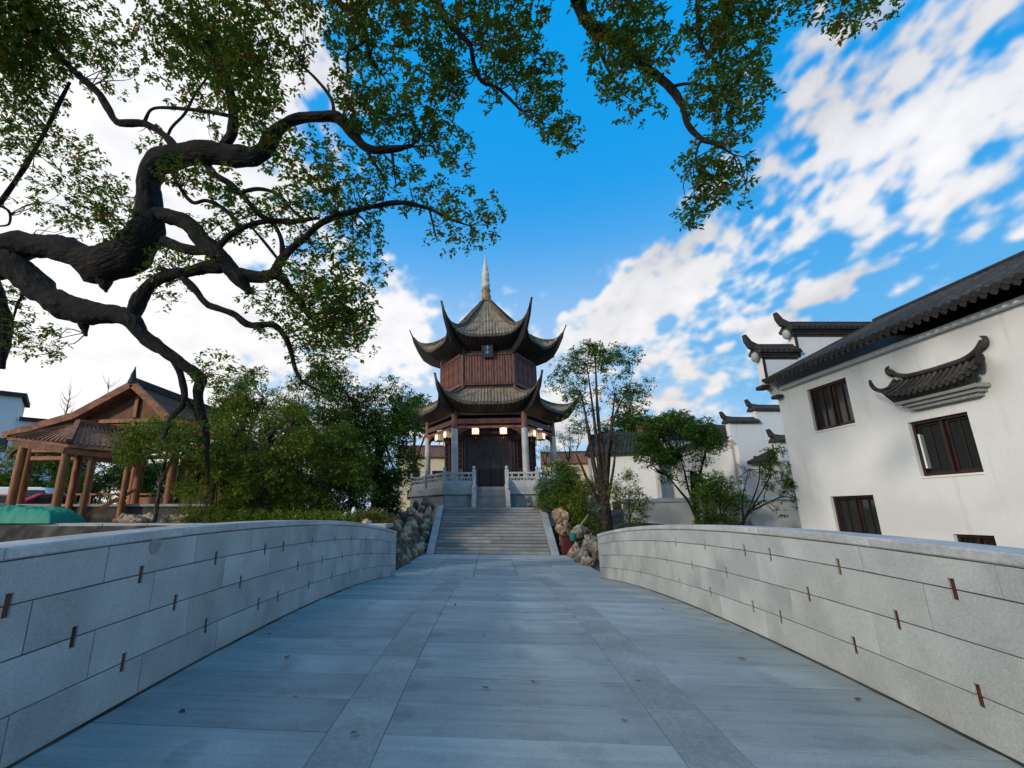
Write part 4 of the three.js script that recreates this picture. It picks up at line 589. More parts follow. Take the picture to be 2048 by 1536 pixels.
{
  const r = rng(77);
  const put = (x, y, z, s, tall, side, mi) => { const tone = mi ?? Math.floor(r() * 5), m = part(numbered('rock'), rockGeo(Math.floor(r() * 900), s * .8 * (.6 + r() * .4), s * .8 * tall, s * .8 * (.55 + r() * .4)), M.rock[tone], scene); const where = (side < 0 ? 'left' : 'right') + (z > -19.5 ? ' edge of the forecourt beside the bridge end' : z > -24.2 ? ' edge of the forecourt below the stairs' : z > -27 ? ' cheek of the stairs, lower half' : ' cheek of the stairs, near the terrace'), what = ['cream', 'tan', 'pale pinkish', 'brown', 'buff'][tone] + ' rockery stone at the ' + where; m.position.set(x, y, z); m.rotation.y = r() * 6; tag(m, what, 'rock', what.replace('stone', 'stones')); };
  for (let i = 0; i < 34; i++) { const t = i / 33, side = i % 2 ? 1 : -1, z = lerp(-20.2, -29.3, t), x = side * (3.5 + r() * 1.0 + .4 * (1 - t)); put(x, Math.max(lerp(-.3, 1.7, sstep(.25, 1, t)), groundY(x, z)) + .1 + r() * .25, z, .30 + r() * .24, .65 + r() * .6, side); }
  for (let i = 0; i < 22; i++) { const side = i % 2 ? 1 : -1; const x = side * (4.0 + r() * 1.3), z = -16.9 - r() * 7; put(x, groundY(x, z) + .12 + r() * .2, z, .26 + r() * .3, .6 + r() * .5, side); }
  for (let i = 0; i < 6; i++) { const x = -3.5 - r() * .9, z = -16.3 - i * .55; put(x, Math.max(-.2, groundY(x, z)) + .1, z, .32 + r() * .2, 1, -1, i % 3); };
  for (let i = 0; i < 15; i++) { const z = -17.2 - i * .5, x = -3.55 - r() * 1.1; put(x, Math.max(lerp(-.35, 1.5, sstep(-20, -29, z)), groundY(x, z) * .8) + r() * .3, z, .24 + r() * .2, .8 + r() * .5, -1, [0, 2, 4, 2][i % 4]); }
  for (let i = 0; i < 40; i++) { const side = i % 2 ? 1 : -1, z = -19.6 - (i >> 1) * .5; put(side * (3.42 + r() * .35) + .04, lerp(-.4, 1.75, sstep(-24.2, -29.2, z) * .5 + .5 * Math.min(1, Math.max(0, (-24.2 - z) / 5))) + r() * .18, z, .27 + r() * .14, .8 + r() * .5, side, [0, 2, 4][i % 3]); }
  for (let i = 0; i < 5; i++) put(3.75 + r() * .7, -.2 + r() * .3, -16.4 - i * .6, .28 + r() * .2, .9, 1, i % 3);
  for (let i = 0; i < 5; i++) put(2.2 + r() * 1.0, 1.95, -29.6 - r() * .7, .22 + r() * .12, .7, 1, 0);
  const L = (n, x, y, D, rx, ry, label) => { const p = at(x, y, D), m = part(numbered('standing_stone'), rockGeo(n, rx, ry, rx), M.carwhite, scene); m.position.copy(p); tag(m, label, 'stone'); };
  L(5, 690, 1037, 19, .09, .22, 'smaller of two whitish upright stones behind the left bridge wall'); L(9, 707, 1033, 19, .12, .33, 'taller of two whitish upright stones behind the left bridge wall');
  for (let i = 0; i < 9; i++) { const p = at(240 + i * 16 + r() * 12, 1045 + r() * 6, 18 + r() * 2), m = part(numbered('rock'), rockGeo(300 + i, .3 + r() * .2, .2 + r() * .15, .3), M.rock[i % 5], scene); m.position.set(p.x, 1.2, p.z); tag(m, 'small bank rock at the foot of the bushes beyond the left bridge wall', 'rock', 'bank rocks beyond the left bridge wall'); }
  const a = at(1150, 1066, 22), b = at(1176, 1030, 22.3); const po = part(numbered('bamboo_pole'), limbGeo([V(0, 0, 0), b.clone().sub(a).multiplyScalar(.5), b.clone().sub(a)], [.035, .03], 10, 8, .1), mat(.45, .40, .28, .6), scene); po.position.copy(a); tag(po, 'pale pole leaning in the shrubs right of the stairs', 'pole');
  const bk = at(1146, 1072, 22.5), bo = thing('plastic_bucket', 'small teal bucket standing among the rocks behind the red bin', 'bucket', [bk.x, bk.y - .2, bk.z]); part('body', metreUV(new THREE.LatheGeometry([[.02, 0], [.13, 0], [.17, .3], [.18, .3], [.18, .32], [.165, .32], [.12, .02], [.02, .02]].map(p => new THREE.Vector2(...p)), 18)), M.teal, bo); part('handle', metreUV(new THREE.TorusGeometry(.17, .008, 6, 20, Math.PI).translate(0, .3, 0)), M.rim, bo);
}

// ---------------------------------------------------------------- trees
function leafGeo(l, w) { const g = new THREE.BufferGeometry(), h = w / 2, c = .18 * w; g.setAttribute('position', new THREE.Float32BufferAttribute([0, 0, 0, l * .35, c, h, l, 0, 0, 0, 0, 0, l, 0, 0, l * .35, c, -h, l * .35, c, h, l * .75, c * .7, h * .7, l, 0, 0, l * .35, c, -h, l, 0, 0, l * .75, c * .7, -h * .7], 3)); g.setAttribute('uv', new THREE.Float32BufferAttribute(new Float32Array(24), 2)); g.computeVertexNormals(); return g; }
const leafMat = new THREE.MeshPhysicalMaterial({ color: 0xffffff, roughness: .62, transmission: .5, thickness: 0, specularIntensity: .3 });
const leafMatFar = new THREE.MeshPhysicalMaterial({ color: 0xffffff, roughness: .7, transmission: .25, thickness: 0, specularIntensity: .2 });
const GREENS = { camphor: [[.12, .21, .024], [.08, .165, .022], [.18, .25, .026], [.22, .13, .02], [.06, .14, .028], [.14, .22, .022], [.11, .19, .022], [.16, .23, .026], [.095, .18, .024]], dark: [[.065, .15, .018], [.042, .11, .018], [.10, .18, .02]], bright: [[.17, .24, .024], [.12, .20, .024], [.22, .26, .028]], olive: [[.16, .22, .026], [.11, .18, .024], [.20, .25, .03]], fresh: [[.085, .17, .024], [.055, .12, .022], [.13, .21, .03]], gold: [[.22, .17, .02], [.16, .14, .02], [.10, .11, .02]] };
function crown(parent, clumps, opts) {            // clumps: [centre, rx, ry, rz, density]; leaves sit in sprays spread through each clump
  const r = rng(opts.seed), list = [], cols = GREENS[opts.green], L = opts.leaf, gauss = () => (r() + r() + r() - 1.5) / 1.5;
  for (const [c, rx, ry, rz, dens] of clumps) {
    const n = Math.max(3, Math.round(dens * (opts.count || 1) * Math.pow(rx * ry, .5) * Math.sqrt(rx * ry) / (L * L)));
    const ns = Math.max(2, Math.round(n / opts.spray));
    for (let s = 0; s < ns; s++) {
      let x, y, z; do { x = r() * 2 - 1; y = r() * 2 - 1; z = r() * 2 - 1; } while (x * x + y * y + z * z > 1); const shell = opts.shell ? 1 / Math.max(.55, Math.hypot(x, y, z)) ** opts.shell : 1; x *= shell; y *= shell; z *= shell;
      const sc = V(c.x + x * rx, c.y + y * ry, c.z + z * rz), tone = r(), base = cols[Math.floor(r() * cols.length)], dir = V(gauss(), gauss() - .35, gauss());
      for (let k = 0; k < opts.spray; k++) list.push([V(sc.x + gauss() * opts.spread + dir.x * k / opts.spray * opts.spread, sc.y + gauss() * opts.spread * .7 + dir.y * k / opts.spray * opts.spread, sc.z + gauss() * opts.spread + dir.z * k / opts.spray * opts.spread), base, .75 + tone * .35 + r() * .25]);
    }
  }
  const inst = new THREE.InstancedMesh(leafGeo(L, L * (opts.slim || .42)), opts.mat || leafMatFar, list.length), m4 = new THREE.Matrix4(), q = new THREE.Quaternion(), e = new THREE.Euler(), s = V(1, 1, 1), col = new THREE.Color();
  list.forEach(([p, b, k], i) => { e.set(gauss() * .9, r() * 6.283, -.35 + gauss() * .8); q.setFromEuler(e); const z = .6 + r() * r() * .9; s.set(z, z, z); m4.compose(p, q, s); inst.setMatrixAt(i, m4); const w = .9 + r() * .2; col.setRGB(b[0] * k * w, b[1] * k, b[2] * k * (2 - w)); inst.setColorAt(i, col); });
  inst.name = opts.name || 'crown'; inst.userData.kind = 'stuff'; inst.castShadow = inst.receiveShadow = true; parent.add(inst); return inst;
}
// midground tree: pixel-free description in metres about its base
function tree(name, label, base, stems, clumps, o, group) {
  const t = thing(name, label, o.cat || 'tree', [base.x, base.y, base.z], 0, group);
  const r = rng(o.seed + 1000);
  stems.forEach(([pts, r0, r1], i) => part(i ? 'limb' : 'trunk', limbGeo(pts.map(p => V(...p)), [r0, lerp(r0, r1, .5), r1], 14, 9, .25, o.seed + i), o.bark || M.bark2, t));
  const tips = stems.map(s => V(...s[0][s[0].length - 1])), tw = [];
  const cl = clumps.map(([x, y, z, rx, ry, rz, d]) => { const c = V(x, y, z); let b = tips[0]; for (const q of tips) if (q.distanceTo(c) < b.distanceTo(c)) b = q; const mid = b.clone().lerp(c, .5).add(V((r() - .5) * .3, -.1, (r() - .5) * .3)); if (b.distanceTo(c) > .2) tw.push(limbGeo([b, mid, c], [o.twig || .03, (o.twig || .03) * .4], 5, 5, .1)); return [c, rx, ry, rz, d]; });
  if (tw.length) part('branches', tw, o.bark || M.bark2, t); crown(t, cl, o); return t;
}
function blobs(seed, n, fn) { const r = rng(seed), out = []; for (let i = 0; i < n; i++) out.push(fn(r, i)); return out; }
const ball = (seed, n, cx, cy, cz, R, H, size, dens, low = -.6) => blobs(seed, n, r => { const a = r() * 6.283, v = low + r() * (1 - low), w = Math.sqrt(Math.max(0, 1 - v * v)) * (.55 + .45 * Math.sqrt(r())); const s = size * (.7 + .6 * r()); return [cx + Math.cos(a) * w * R, cy + v * H, cz + Math.sin(a) * w * R, s, s * .75, s, dens * (.7 + .6 * r())]; });
const FAR = { leaf: .17, spray: 10, spread: .2, count: 34 };
// broad leaved trees, left
{
  const B = (x, y, D, gy) => { const p = at(x, y, D); p.y = gy; return p; };
  const stem3 = (h, s, r0) => [[[[0, -.3, 0], [.05, h * .4, .05], [.1, h * .75, 0]], r0, r0 * .6], [[[.05, h * .4, .05], [s * .5, h * .65, .2], [s, h * .85, .4]], r0 * .6, r0 * .25], [[[.05, h * .35, 0], [-s * .5, h * .6, -.2], [-s, h * .8, .1]], r0 * .6, r0 * .25]];
  tree('broadleaf_tree', 'tall dense green tree, largest of the group left of the pagoda', B(645, 1040, 26.5, 1.3), stem3(7.5, 1.6, .26), ball(41, 60, 0, 5.0, 0, 3.0, 3.6, .95, 1.0, -1), { ...FAR, seed: 1, green: 'dark' });
  tree('broadleaf_tree', 'dark green tree with drooping crown nearest the pagoda on its left', B(748, 1040, 27.5, 1.2), stem3(7, 1.3, .24), [...ball(42, 44, .1, 4.4, 0, 2.2, 3.6, .85, .9, -.7), ...ball(43, 10, .6, 2.0, .2, .7, 1.6, .6, .6)], { ...FAR, seed: 2, green: 'dark' });
  tree('broadleaf_tree', 'yellow green feathery tree in front of the dark trees, right of the timber pavilion', B(520, 1045, 21, 1.15), stem3(5.2, 1.3, .14), ball(44, 56, 0, 2.9, 0, 2.6, 2.9, .8, .85, -1), { ...FAR, leaf: .15, slim: .3, seed: 3, green: 'olive' });
  tree('broadleaf_tree', 'bright green round bush tree in the middle of the left thicket', B(640, 1045, 22.5, 1.15), stem3(4.2, 1, .14), ball(45, 40, 0, 2.2, 0, 2.2, 2.3, .75, .9, -1), { ...FAR, leaf: .15, seed: 4, green: 'bright' });
  tree('broadleaf_tree', 'bright green sapling leaning before the pavilion gable', B(310, 1035, 18.5, 1.2), stem3(3.6, .9, .09), [...ball(46, 30, 0, 3.0, 0, 1.5, .9, .5, .85, -.8), ...ball(47, 14, 1.5, 2.9, 0, .9, .8, .45, .8)], { ...FAR, leaf: .13, seed: 5, green: 'bright', twig: .015 });
  tree('broadleaf_tree', 'light green tree rising above the thicket under the hanging limb', B(465, 1040, 24, 1.2), stem3(7.2, 1.2, .17), [...ball(48, 20, .1, 6.6, 0, 1.5, 1.3, .7, .7, -.8), ...ball(49, 26, 0, 4.6, 0, 1.7, 1.4, .8, .8)], { ...FAR, seed: 6, green: 'bright' });
  tree('broadleaf_tree', 'small far dark tree peeping between thicket and pagoda roof', B(825, 1000, 42, 1.5), stem3(9, 1.5, .2), ball(50, 26, 0, 8.6, 0, 2.2, 2.0, 1, .9, -.9), { ...FAR, leaf: .25, seed: 7, green: 'dark' });
  tree('broadleaf_tree', 'low olive bush at the right edge of the pavilion plinth', B(420, 1040, 19.5, 1.15), stem3(2.4, .6, .06), ball(51, 36, 0, 1.3, 0, 1.4, 1.6, .55, 1.0, -.9), { ...FAR, leaf: .13, slim: .3, seed: 8, green: 'bright', cat: 'bush' });
  tree('shrub', 'yellow flowering shrub behind the far end of the left bridge wall', B(748, 1045, 18.5, .75), stem3(.7, .3, .03), ball(52, 18, 0, .42, 0, .75, .42, .3, 1.1, -.5), { ...FAR, leaf: .09, seed: 9, green: 'gold', cat: 'shrub', twig: .01 });
  tree('broadleaf_tree', 'distant green tree behind the pavilion porch on the far left', B(35, 960, 34, 1.1), stem3(3.4, 1.4, .15), ball(53, 34, 0, 2.8, 0, 3.2, 1.7, 1, .9, -.9), { ...FAR, leaf: .22, seed: 10, green: 'bright' });
  tree('broadleaf_tree', 'green tree seen through the pavilion columns', B(190, 960, 36, 1.1), stem3(3.4, 1.4, .15), ball(54, 34, 0, 2.9, 0, 4, 2.0, 1.1, .9, -.9), { ...FAR, leaf: .22, seed: 11, green: 'dark' });
  const hb = []; for (let i = 0; i < 26; i++) hb.push([-2.6 + i * .26, .25, (i % 3) * .3, .4, .35, .35, 1.1]);
  tree('hedge', 'low leafy hedge along the back of the left bridge wall under the thicket', B(560, 1045, 19, 1.1), [[[[0, -.2, 0], [0, .2, 0]], .02, .01]], hb, { ...FAR, leaf: .1, seed: 12, green: 'olive', cat: 'hedge', twig: .008 });
  [[705, 1000, 29, 2.4, 61], [752, 985, 30, 2.4, 62], [590, 1000, 29, 2.6, 64], [480, 1000, 30, 2.4, 65]].forEach(([x, y, D, h, sd], i) => tree('understorey_shrub', ['dark shrub under the trees midway along the left thicket', 'dark shrub filling the thicket left of the terrace corner', 'dark shrub behind the bright bush tree in the left thicket', 'dark shrub behind the timber pavilion wall'][i], B(x, y, D, 1.3), stem3(h * .9, .7, .06), ball(200 + sd, 34, 0, h * .5, 0, 1.7, h * .62, .7, .95, -.95), { ...FAR, seed: 300 + sd, green: 'dark', cat: 'shrub' }));
  [[255, 950, 44, 4, 71], [330, 940, 46, 4.4, 72], [400, 930, 46, 4.6, 73], [120, 960, 46, 3.8, 74], [-60, 950, 40, 4, 75]].forEach(([x, y, D, h, sd], i) => tree('background_tree', ['background tree seen between the main pavilion columns', 'background tree behind the right half of the timber pavilion', 'background tree behind the pavilion wall boards', 'background tree behind the porch columns', 'background tree at the far left behind the parked cars'][i], B(x, y, D, 1.1), stem3(h * .8, 1.4, .12), ball(200 + sd, 34, 0, h * .5, 0, 3.4, h * .6, 1.1, .9, -.95), { ...FAR, leaf: .24, seed: 300 + sd, green: i % 2 ? 'olive' : 'dark' }));
  // thin bare saplings on the skyline over the pavilion
  for (const [x, y, D, s] of [[125, 850, 40, 3], [205, 830, 44, 4]]) { const p = at(x, y, D), t = thing('bare_sapling', x < 150 ? 'thin sparse sapling top over the porch roof ridge' : 'thin sparse sapling top over the main pavilion roof', 'tree', [p.x, 1, p.z]); const r = rng(s * 9), g = []; g.push(limbGeo([V(0, 0, 0), V(.1, p.y, 0), V(.1, p.y + 2.4, 0)], [.09, .05, .01], 12, 6, .1)); for (let i = 0; i < 16; i++) { const h = p.y - .6 + r() * 2.4, a = r() * 6.3, l = .5 + r() * .9; g.push(limbGeo([V(.1, h, 0), V(.1 + Math.cos(a) * l * .5, h + l * .5, Math.sin(a) * l * .5), V(.1 + Math.cos(a) * l * .7, h + l * 1.1, Math.sin(a) * l * .7)], [.025, .015, .006], 5, 5)); } part('trunk', g, M.bark2, t); }

  // right side
  const tp = B(1215, 1060, 23.5, .3);
  const S = (a, b, c, d, r0, r1) => [[a, b, c, d], r0, r1];
  tree('tall_tree', 'tall multi stemmed pale barked tree right of the pagoda', tp, [
    S([0, -.6, 0], [.02, .8, 0], [-.02, 1.7, 0], [-.1, 2.6, 0], .30, .22), S([-.1, 1.9, 0], [-.4, 3.4, .1], [-.55, 5.2, .1], [-.75, 7.3, 0], .17, .04), S([0, 2.2, .1], [.05, 4, .1], [.0, 6, 0], [.1, 9.4, .1], .16, .04), S([.05, 2.2, 0], [.3, 3.6, 0], [.55, 5.2, .1], [.9, 7.2, .2], .15, .04), S([-.1, 2.3, .1], [-.2, 4.2, .2], [-.25, 6, .2], [-.4, 8.9, .2], .14, .03), S([-.15, 1.6, 0], [-.7, 2.6, .1], [-1.1, 3.7, .1], [-1.3, 4.2, .1], .10, .03), S([.1, 2.4, .1], [.25, 4.2, .3], [.75, 6.0, .4], [1.5, 7.4, .3], .1, .03), S([.08, 1.8, .1], [.4, 3.0, .2], [.6, 3.9, .2], [.7, 5.0, .2], .09, .03)],
    [...ball(61, 54, .15, 7.3, 0, 2.75, 2.4, .52, .5, -.8), ...ball(62, 12, -.2, 9.2, 0, .9, .8, .42, .7, -.6), ...ball(63, 9, 1.4, 7.0, 0, .6, .9, .42, .7), ...ball(64, 8, -1.4, 6.6, 0, .7, 1, .4, .4), ...ball(67, 6, .9, 4.4, .1, .35, .6, .3, .5)], { ...FAR, leaf: .16, seed: 21, green: 'fresh', bark: M.bark2, twig: .018 });
  tree('round_tree', 'round crowned dark green tree before the white houses', B(1398, 1050, 20.5, .7), [S([0, -.6, 0], [-.02, .8, 0], [-.05, 1.7, 0], [0, 2.6, 0], .13, .09), S([-.02, .5, 0], [-.35, 1.3, .1], [-.75, 1.9, .1], [-1.05, 2.4, 0], .07, .02), S([0, .9, .1], [-.3, 1.7, .2], [-.4, 2.6, .2], [-.5, 3.2, .2], .06, .02), S([0, 1.6, .1], [.3, 2.6, .2], [.6, 3.4, .2], [.9, 4, .2], .06, .02)],
    [...ball(71, 46, -.35, 3.75, 0, 1.75, 1.15, .55, .8, -.45), ...ball(72, 14, -1.5, 3.3, 0, .7, .8, .4, .5), ...ball(73, 16, -.5, 2.5, .2, 1.0, .7, .4, .28), ...ball(74, 14, 1.0, .9, 0, .7, 1.3, .5, .85, -.9)], { ...FAR, leaf: .14, seed: 22, green: 'fresh', bark: M.bark });
  tree('small_tree', 'small spreading bare branched tree beside the corner of the white house', B(1480, 1040, 17.5, .9), [S([0, -.6, 0], [.1, .3, 0], [.45, .8, .1], [.9, 1.1, .1], .06, .02), S([.1, .3, 0], [.5, 1.1, .1], [.8, 1.7, .1], [1.0, 2.5, .1], .035, .012), S([.3, .65, 0], [1.0, 1.0, .2], [1.5, 1.2, .2], [2.0, 1.1, .2], .03, .01), S([.1, .3, 0], [.2, 1.1, 0], [.3, 1.7, .2], [.5, 2.2, .2], .03, .01), S([.5, .85, 0], [.9, 1.5, .2], [1.2, 2.0, .2], [1.3, 2.6, .2], .025, .01)],
    [...ball(81, 16, 1.6, 2.0, .1, .5, .9, .28, .8), ...ball(82, 12, 1.9, 1.2, .1, .4, .6, .25, .6), ...ball(83, 10, .6, 2.0, .1, .6, .4, .2, .25), ...ball(84, 8, .8, .6, .1, .7, .5, .2, .25)], { ...FAR, leaf: .11, spread: .12, seed: 23, green: 'dark', bark: M.bark, twig: .012 });
  tree('dark_shrub', 'dense green shrub right of the round tree trunk behind the bridge wall', B(1440, 1045, 18.8, .7), stem3(1.6, .4, .04), ball(85, 30, 0, 1.1, 0, .75, 1.2, .42, .85, -.9), { ...FAR, leaf: .11, seed: 24, green: 'fresh', cat: 'shrub', twig: .012 });
  tree('round_shrub', 'round bright green shrub at the right corner of the terrace', B(1118, 1010, 27, .9), stem3(2.4, .6, .06), ball(86, 40, 0, 1.9, 0, 1.15, 1.4, .55, 1.0, -.9), { ...FAR, leaf: .13, seed: 25, green: 'fresh', cat: 'shrub', twig: .012 });
  tree('round_shrub', 'second green shrub between the terrace and the tall tree', B(1168, 1030, 25.5, .6), stem3(2.2, .6, .05), ball(87, 34, 0, 1.5, 0, 1.05, 1.3, .5, .8, -.9), { ...FAR, leaf: .13, seed: 26, green: 'olive', cat: 'shrub', twig: .012 });
  tree('leafy_bush', 'loose green bush behind the right bridge wall beside the tall tree', B(1258, 1050, 22, .4), stem3(2.2, .5, .04), ball(88, 26, 0, 1.6, 0, .8, 1.3, .4, .55, -.9), { ...FAR, leaf: .12, seed: 27, green: 'olive', cat: 'shrub', twig: .012 });
  tree('palm_like_tree', 'drooping yellow green tree behind the right terrace corner', B(1115, 960, 38, 1), stem3(5.2, .9, .12), ball(89, 20, .2, 5.6, 0, 1.6, 1.2, .6, .45, -.7), { ...FAR, leaf: .24, slim: .2, seed: 28, green: 'olive' });
  tree('broadleaf_tree', 'dark trees on the skyline behind the white houses, right of the tall tree', B(1300, 940, 46, .5), stem3(9, 1.5, .2), [...ball(90, 30, 0, 9, 0, 4.2, 1.3, 1.1, .8), ], { ...FAR, leaf: .28, seed: 29, green: 'dark' });
}
// ---------------------------------------------------------------- the old camphor tree overhead
{
  const tD = (x, y) => 8.1 - .00062 * x + .25 * Math.sin(x * .006 + y * .004);
  const o = thing('camphor_tree', 'old camphor tree whose gnarled dark limbs and leaves overhang the bridge from the left', 'tree', [0, 0, 0]);
  const base = at(-420, 760, 8.4); o.position.set(base.x, 0, base.z); const rel = p => p.sub(o.position);
  const Q = (x, y, dd = 0) => rel(at(x, y, tD(x, y) + dd)), samples = [];
  const limb = (list, seg, rad = 12, rough = .42) => { // [x, y, radius in photo px, depth offset]
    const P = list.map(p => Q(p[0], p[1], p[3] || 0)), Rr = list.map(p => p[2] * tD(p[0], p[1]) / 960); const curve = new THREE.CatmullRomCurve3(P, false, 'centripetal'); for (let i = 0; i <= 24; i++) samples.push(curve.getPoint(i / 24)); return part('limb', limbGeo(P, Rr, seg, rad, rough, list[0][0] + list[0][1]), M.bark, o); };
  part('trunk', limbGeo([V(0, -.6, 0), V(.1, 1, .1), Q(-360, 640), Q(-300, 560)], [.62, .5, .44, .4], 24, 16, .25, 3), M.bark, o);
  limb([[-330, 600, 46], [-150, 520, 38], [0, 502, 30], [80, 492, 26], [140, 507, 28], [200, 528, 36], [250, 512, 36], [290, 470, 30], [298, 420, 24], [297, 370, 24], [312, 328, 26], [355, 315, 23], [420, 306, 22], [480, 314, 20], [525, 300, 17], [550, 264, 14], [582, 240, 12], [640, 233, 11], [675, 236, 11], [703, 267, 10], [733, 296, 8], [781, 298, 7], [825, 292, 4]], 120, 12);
  limb([[-330, 620, 44], [-150, 525, 34], [0, 520, 34], [45, 548, 30], [80, 578, 25], [117, 603, 24], [156, 622, 26], [195, 627, 22], [234, 629, 20], [266, 640, 19], [285, 668, 14], [312, 688, 13], [352, 718, 12], [383, 742, 12], [406, 762, 12]], 90, 12);
  limb([[160, 622, 15], [166, 645, 10], [172, 672, 3]], 10, 9); limb([[205, 545, 20], [208, 568, 12], [212, 584, 3]], 10, 9);
  limb([[312, 430, 16], [350, 434, 14], [379, 450, 15], [405, 481, 17], [430, 508, 19], [452, 530, 16], [480, 560, 16], [500, 586, 8]], 40, 12); limb([[470, 548, 13], [520, 553, 11], [555, 550, 10], [590, 590, 8, .1], [620, 635, 5, .2]], 30);
  limb([[445, 530, 15], [410, 537, 12], [371, 545, 12], [332, 550, 12], [301, 570, 13], [280, 600, 15], [266, 632, 16]], 40, 12); limb([[325, 480, 10], [371, 498, 9], [414, 503, 8], [440, 515, 7]], 20);
  limb([[441, 300, 11, .1], [463, 270, 9], [466, 219, 9], [457, 175, 8], [437, 138, 8], [421, 105, 6], [400, 60, 5], [375, -10, 4], [350, -120, 3]], 44);
  limb([[357, 306, 8, -.1], [328, 270, 7], [288, 248, 7], [233, 243, 7], [217, 218, 7], [198, 188, 7], [164, 157, 6], [120, 113, 6], [98, 90, 6], [60, 40, 6], [20, -40, 7], [-60, -160, 9]], 50);
  limb([[288, 247, 4], [302, 219, 3], [345, 216, 3], [400, 221, 4], [455, 231, 4]], 20, 7); limb([[335, 274, 3], [344, 255, 3], [370, 228, 3], [390, 190, 2.5], [417, 152, 2]], 20, 7);
  limb([[340, 330, 5, .2], [350, 357, 4], [386, 405, 4], [412, 401, 4], [445, 416, 4], [467, 437, 4], [478, 462, 3]], 28, 7); limb([[405, 320, 8, .2], [432, 350, 6], [456, 365, 6], [485, 392, 5], [520, 430, 5], [547, 446, 5]], 26, 8); limb([[480, 386, 4], [500, 380, 4], [529, 379, 4], [561, 393, 3.5], [583, 418, 2.5], [610, 440, 2]], 20, 7);
  limb([[430, 500, 8], [445, 485, 7], [465, 466, 7], [508, 447, 6], [547, 442, 6], [578, 444, 5], [640, 436, 3]], 26, 8); limb([[548, 552, 11], [560, 522, 9], [580, 500, 8], [609, 477, 8], [640, 448, 7], [703, 423, 6], [742, 414, 5], [788, 406, 5], [822, 408, 4], [866, 421, 3.5], [896, 437, 3], [940, 452, 1.5]], 46, 9);
  limb([[566, 510, 6], [563, 480, 5], [548, 444, 4]], 12, 7); limb([[557, 520, 3], [527, 482, 2.5], [504, 456, 2]], 12, 6); limb([[859, 418, 2.5], [866, 450, 2], [875, 484, 1]], 10, 6);
  limb([[352, 540, 9], [370, 558, 7], [391, 580, 7], [414, 609, 7], [441, 619, 6], [469, 629, 6], [496, 649, 7], [547, 650, 6], [570, 673, 5], [582, 701, 4.5], [590, 736, 4], [602, 759, 3], [633, 779, 2.5], [672, 792, 1]], 46, 8);
  limb([[340, 704, 9], [359, 742, 7], [368, 775, 7], [368, 806, 6], [349, 828, 6], [332, 862, 4], [322, 900, 2]], 26, 8); limb([[404, 758, 11], [396, 788, 9], [402, 822, 8], [410, 853, 7], [415, 900, 5], [416, 965, 3]], 24, 8); limb([[372, 800, 5], [385, 818, 5], [398, 838, 6]], 8, 7);
  limb([[-120, 480, 14, .4], [-20, 560, 15, .3], [5, 620, 14, .3], [9, 680, 13, .3], [3, 738, 7, .3]], 26, 10); limb([[53, 580, 3], [36, 607, 2.5], [25, 642, 2], [14, 676, 2]], 12, 6);
  limb([[-60, 470, 6, .2], [0, 406, 5, .2], [47, 339, 5, .2], [87, 270, 4, .2], [109, 226, 4, .2], [140, 164, 3, .2]], 24, 7); limb([[0, 410, 3], [20, 425, 2.5], [18, 448, 2], [0, 452, 2]], 12, 6);
  // high limbs that reach over the bridge from above the frame
  limb([[-330, 600, 40, .2], [-260, 300, 34, 0], [-120, 20, 26, -.4], [60, -170, 22, -.7], [300, -240, 20, -.9], [600, -250, 18, -.9], [900, -240, 16, -.8], [1120, -160, 14, -.5], [1146, -40, 12, -.2], [1156, 5, 12], [1173, 43, 12], [1216, 72, 11], [1247, 94, 10], [1294, 137, 9], [1341, 176, 8], [1365, 211, 6], [1376, 250, 5.5], [1404, 279, 5], [1435, 290, 3.5], [1468, 310, 1.5]], 110, 11);
  limb([[560, -250, 12, -.9], [620, -130, 9, -.6], [650, -40, 7, -.3], [680, 8, 6], [710, 24, 6], [727, 51, 6], [734, 81, 5], [741, 118, 4], [765, 150, 2]], 34, 8); limb([[731, 80, 4], [712, 95, 4], [697, 105, 3.5], [695, 146, 2.5]], 12, 6); limb([[752, -20, 4], [735, 10, 4], [712, 24, 5]], 8, 6);
  limb([[820, -245, 11, -.8], [850, -110, 8, -.4], [872, -10, 6.5], [893, 41, 6.5], [920, 68, 6], [940, 91, 5.5], [947, 125, 4.5], [964, 163, 3.5], [991, 173, 3], [1018, 196, 3], [1042, 222, 2]], 36, 8);
  limb([[1100, -180, 11, -.5], [1300, -150, 9, -.4], [1385, -60, 7, -.2], [1396, 0, 5], [1396, 62, 4.5], [1410, 100, 3], [1440, 130, 2]], 30, 8); limb([[1300, -150, 8, -.4], [1480, -120, 6, -.4], [1650, -60, 4, -.3], [1720, 5, 2.5]], 22, 7);
  limb([[1173, 45, 5], [1189, 78, 4.5], [1212, 129, 4], [1234, 170, 2]], 14, 6); limb([[1341, 174, 3], [1365, 168, 3], [1394, 168, 2], [1430, 180, 1.5]], 12, 6); limb([[1404, 280, 3], [1396, 293, 2.5], [1390, 320, 1.5]], 10, 6);
  limb([[669, 233, 4], [663, 200, 3.5], [632, 158, 3], [598, 128, 2]], 14, 6); limb([[733, 300, 4], [746, 322, 3], [762, 345, 2.5], [776, 368, 1.5]], 12, 6); limb([[784, 300, 3], [787, 330, 2.5], [792, 372, 1.5]], 10, 6);
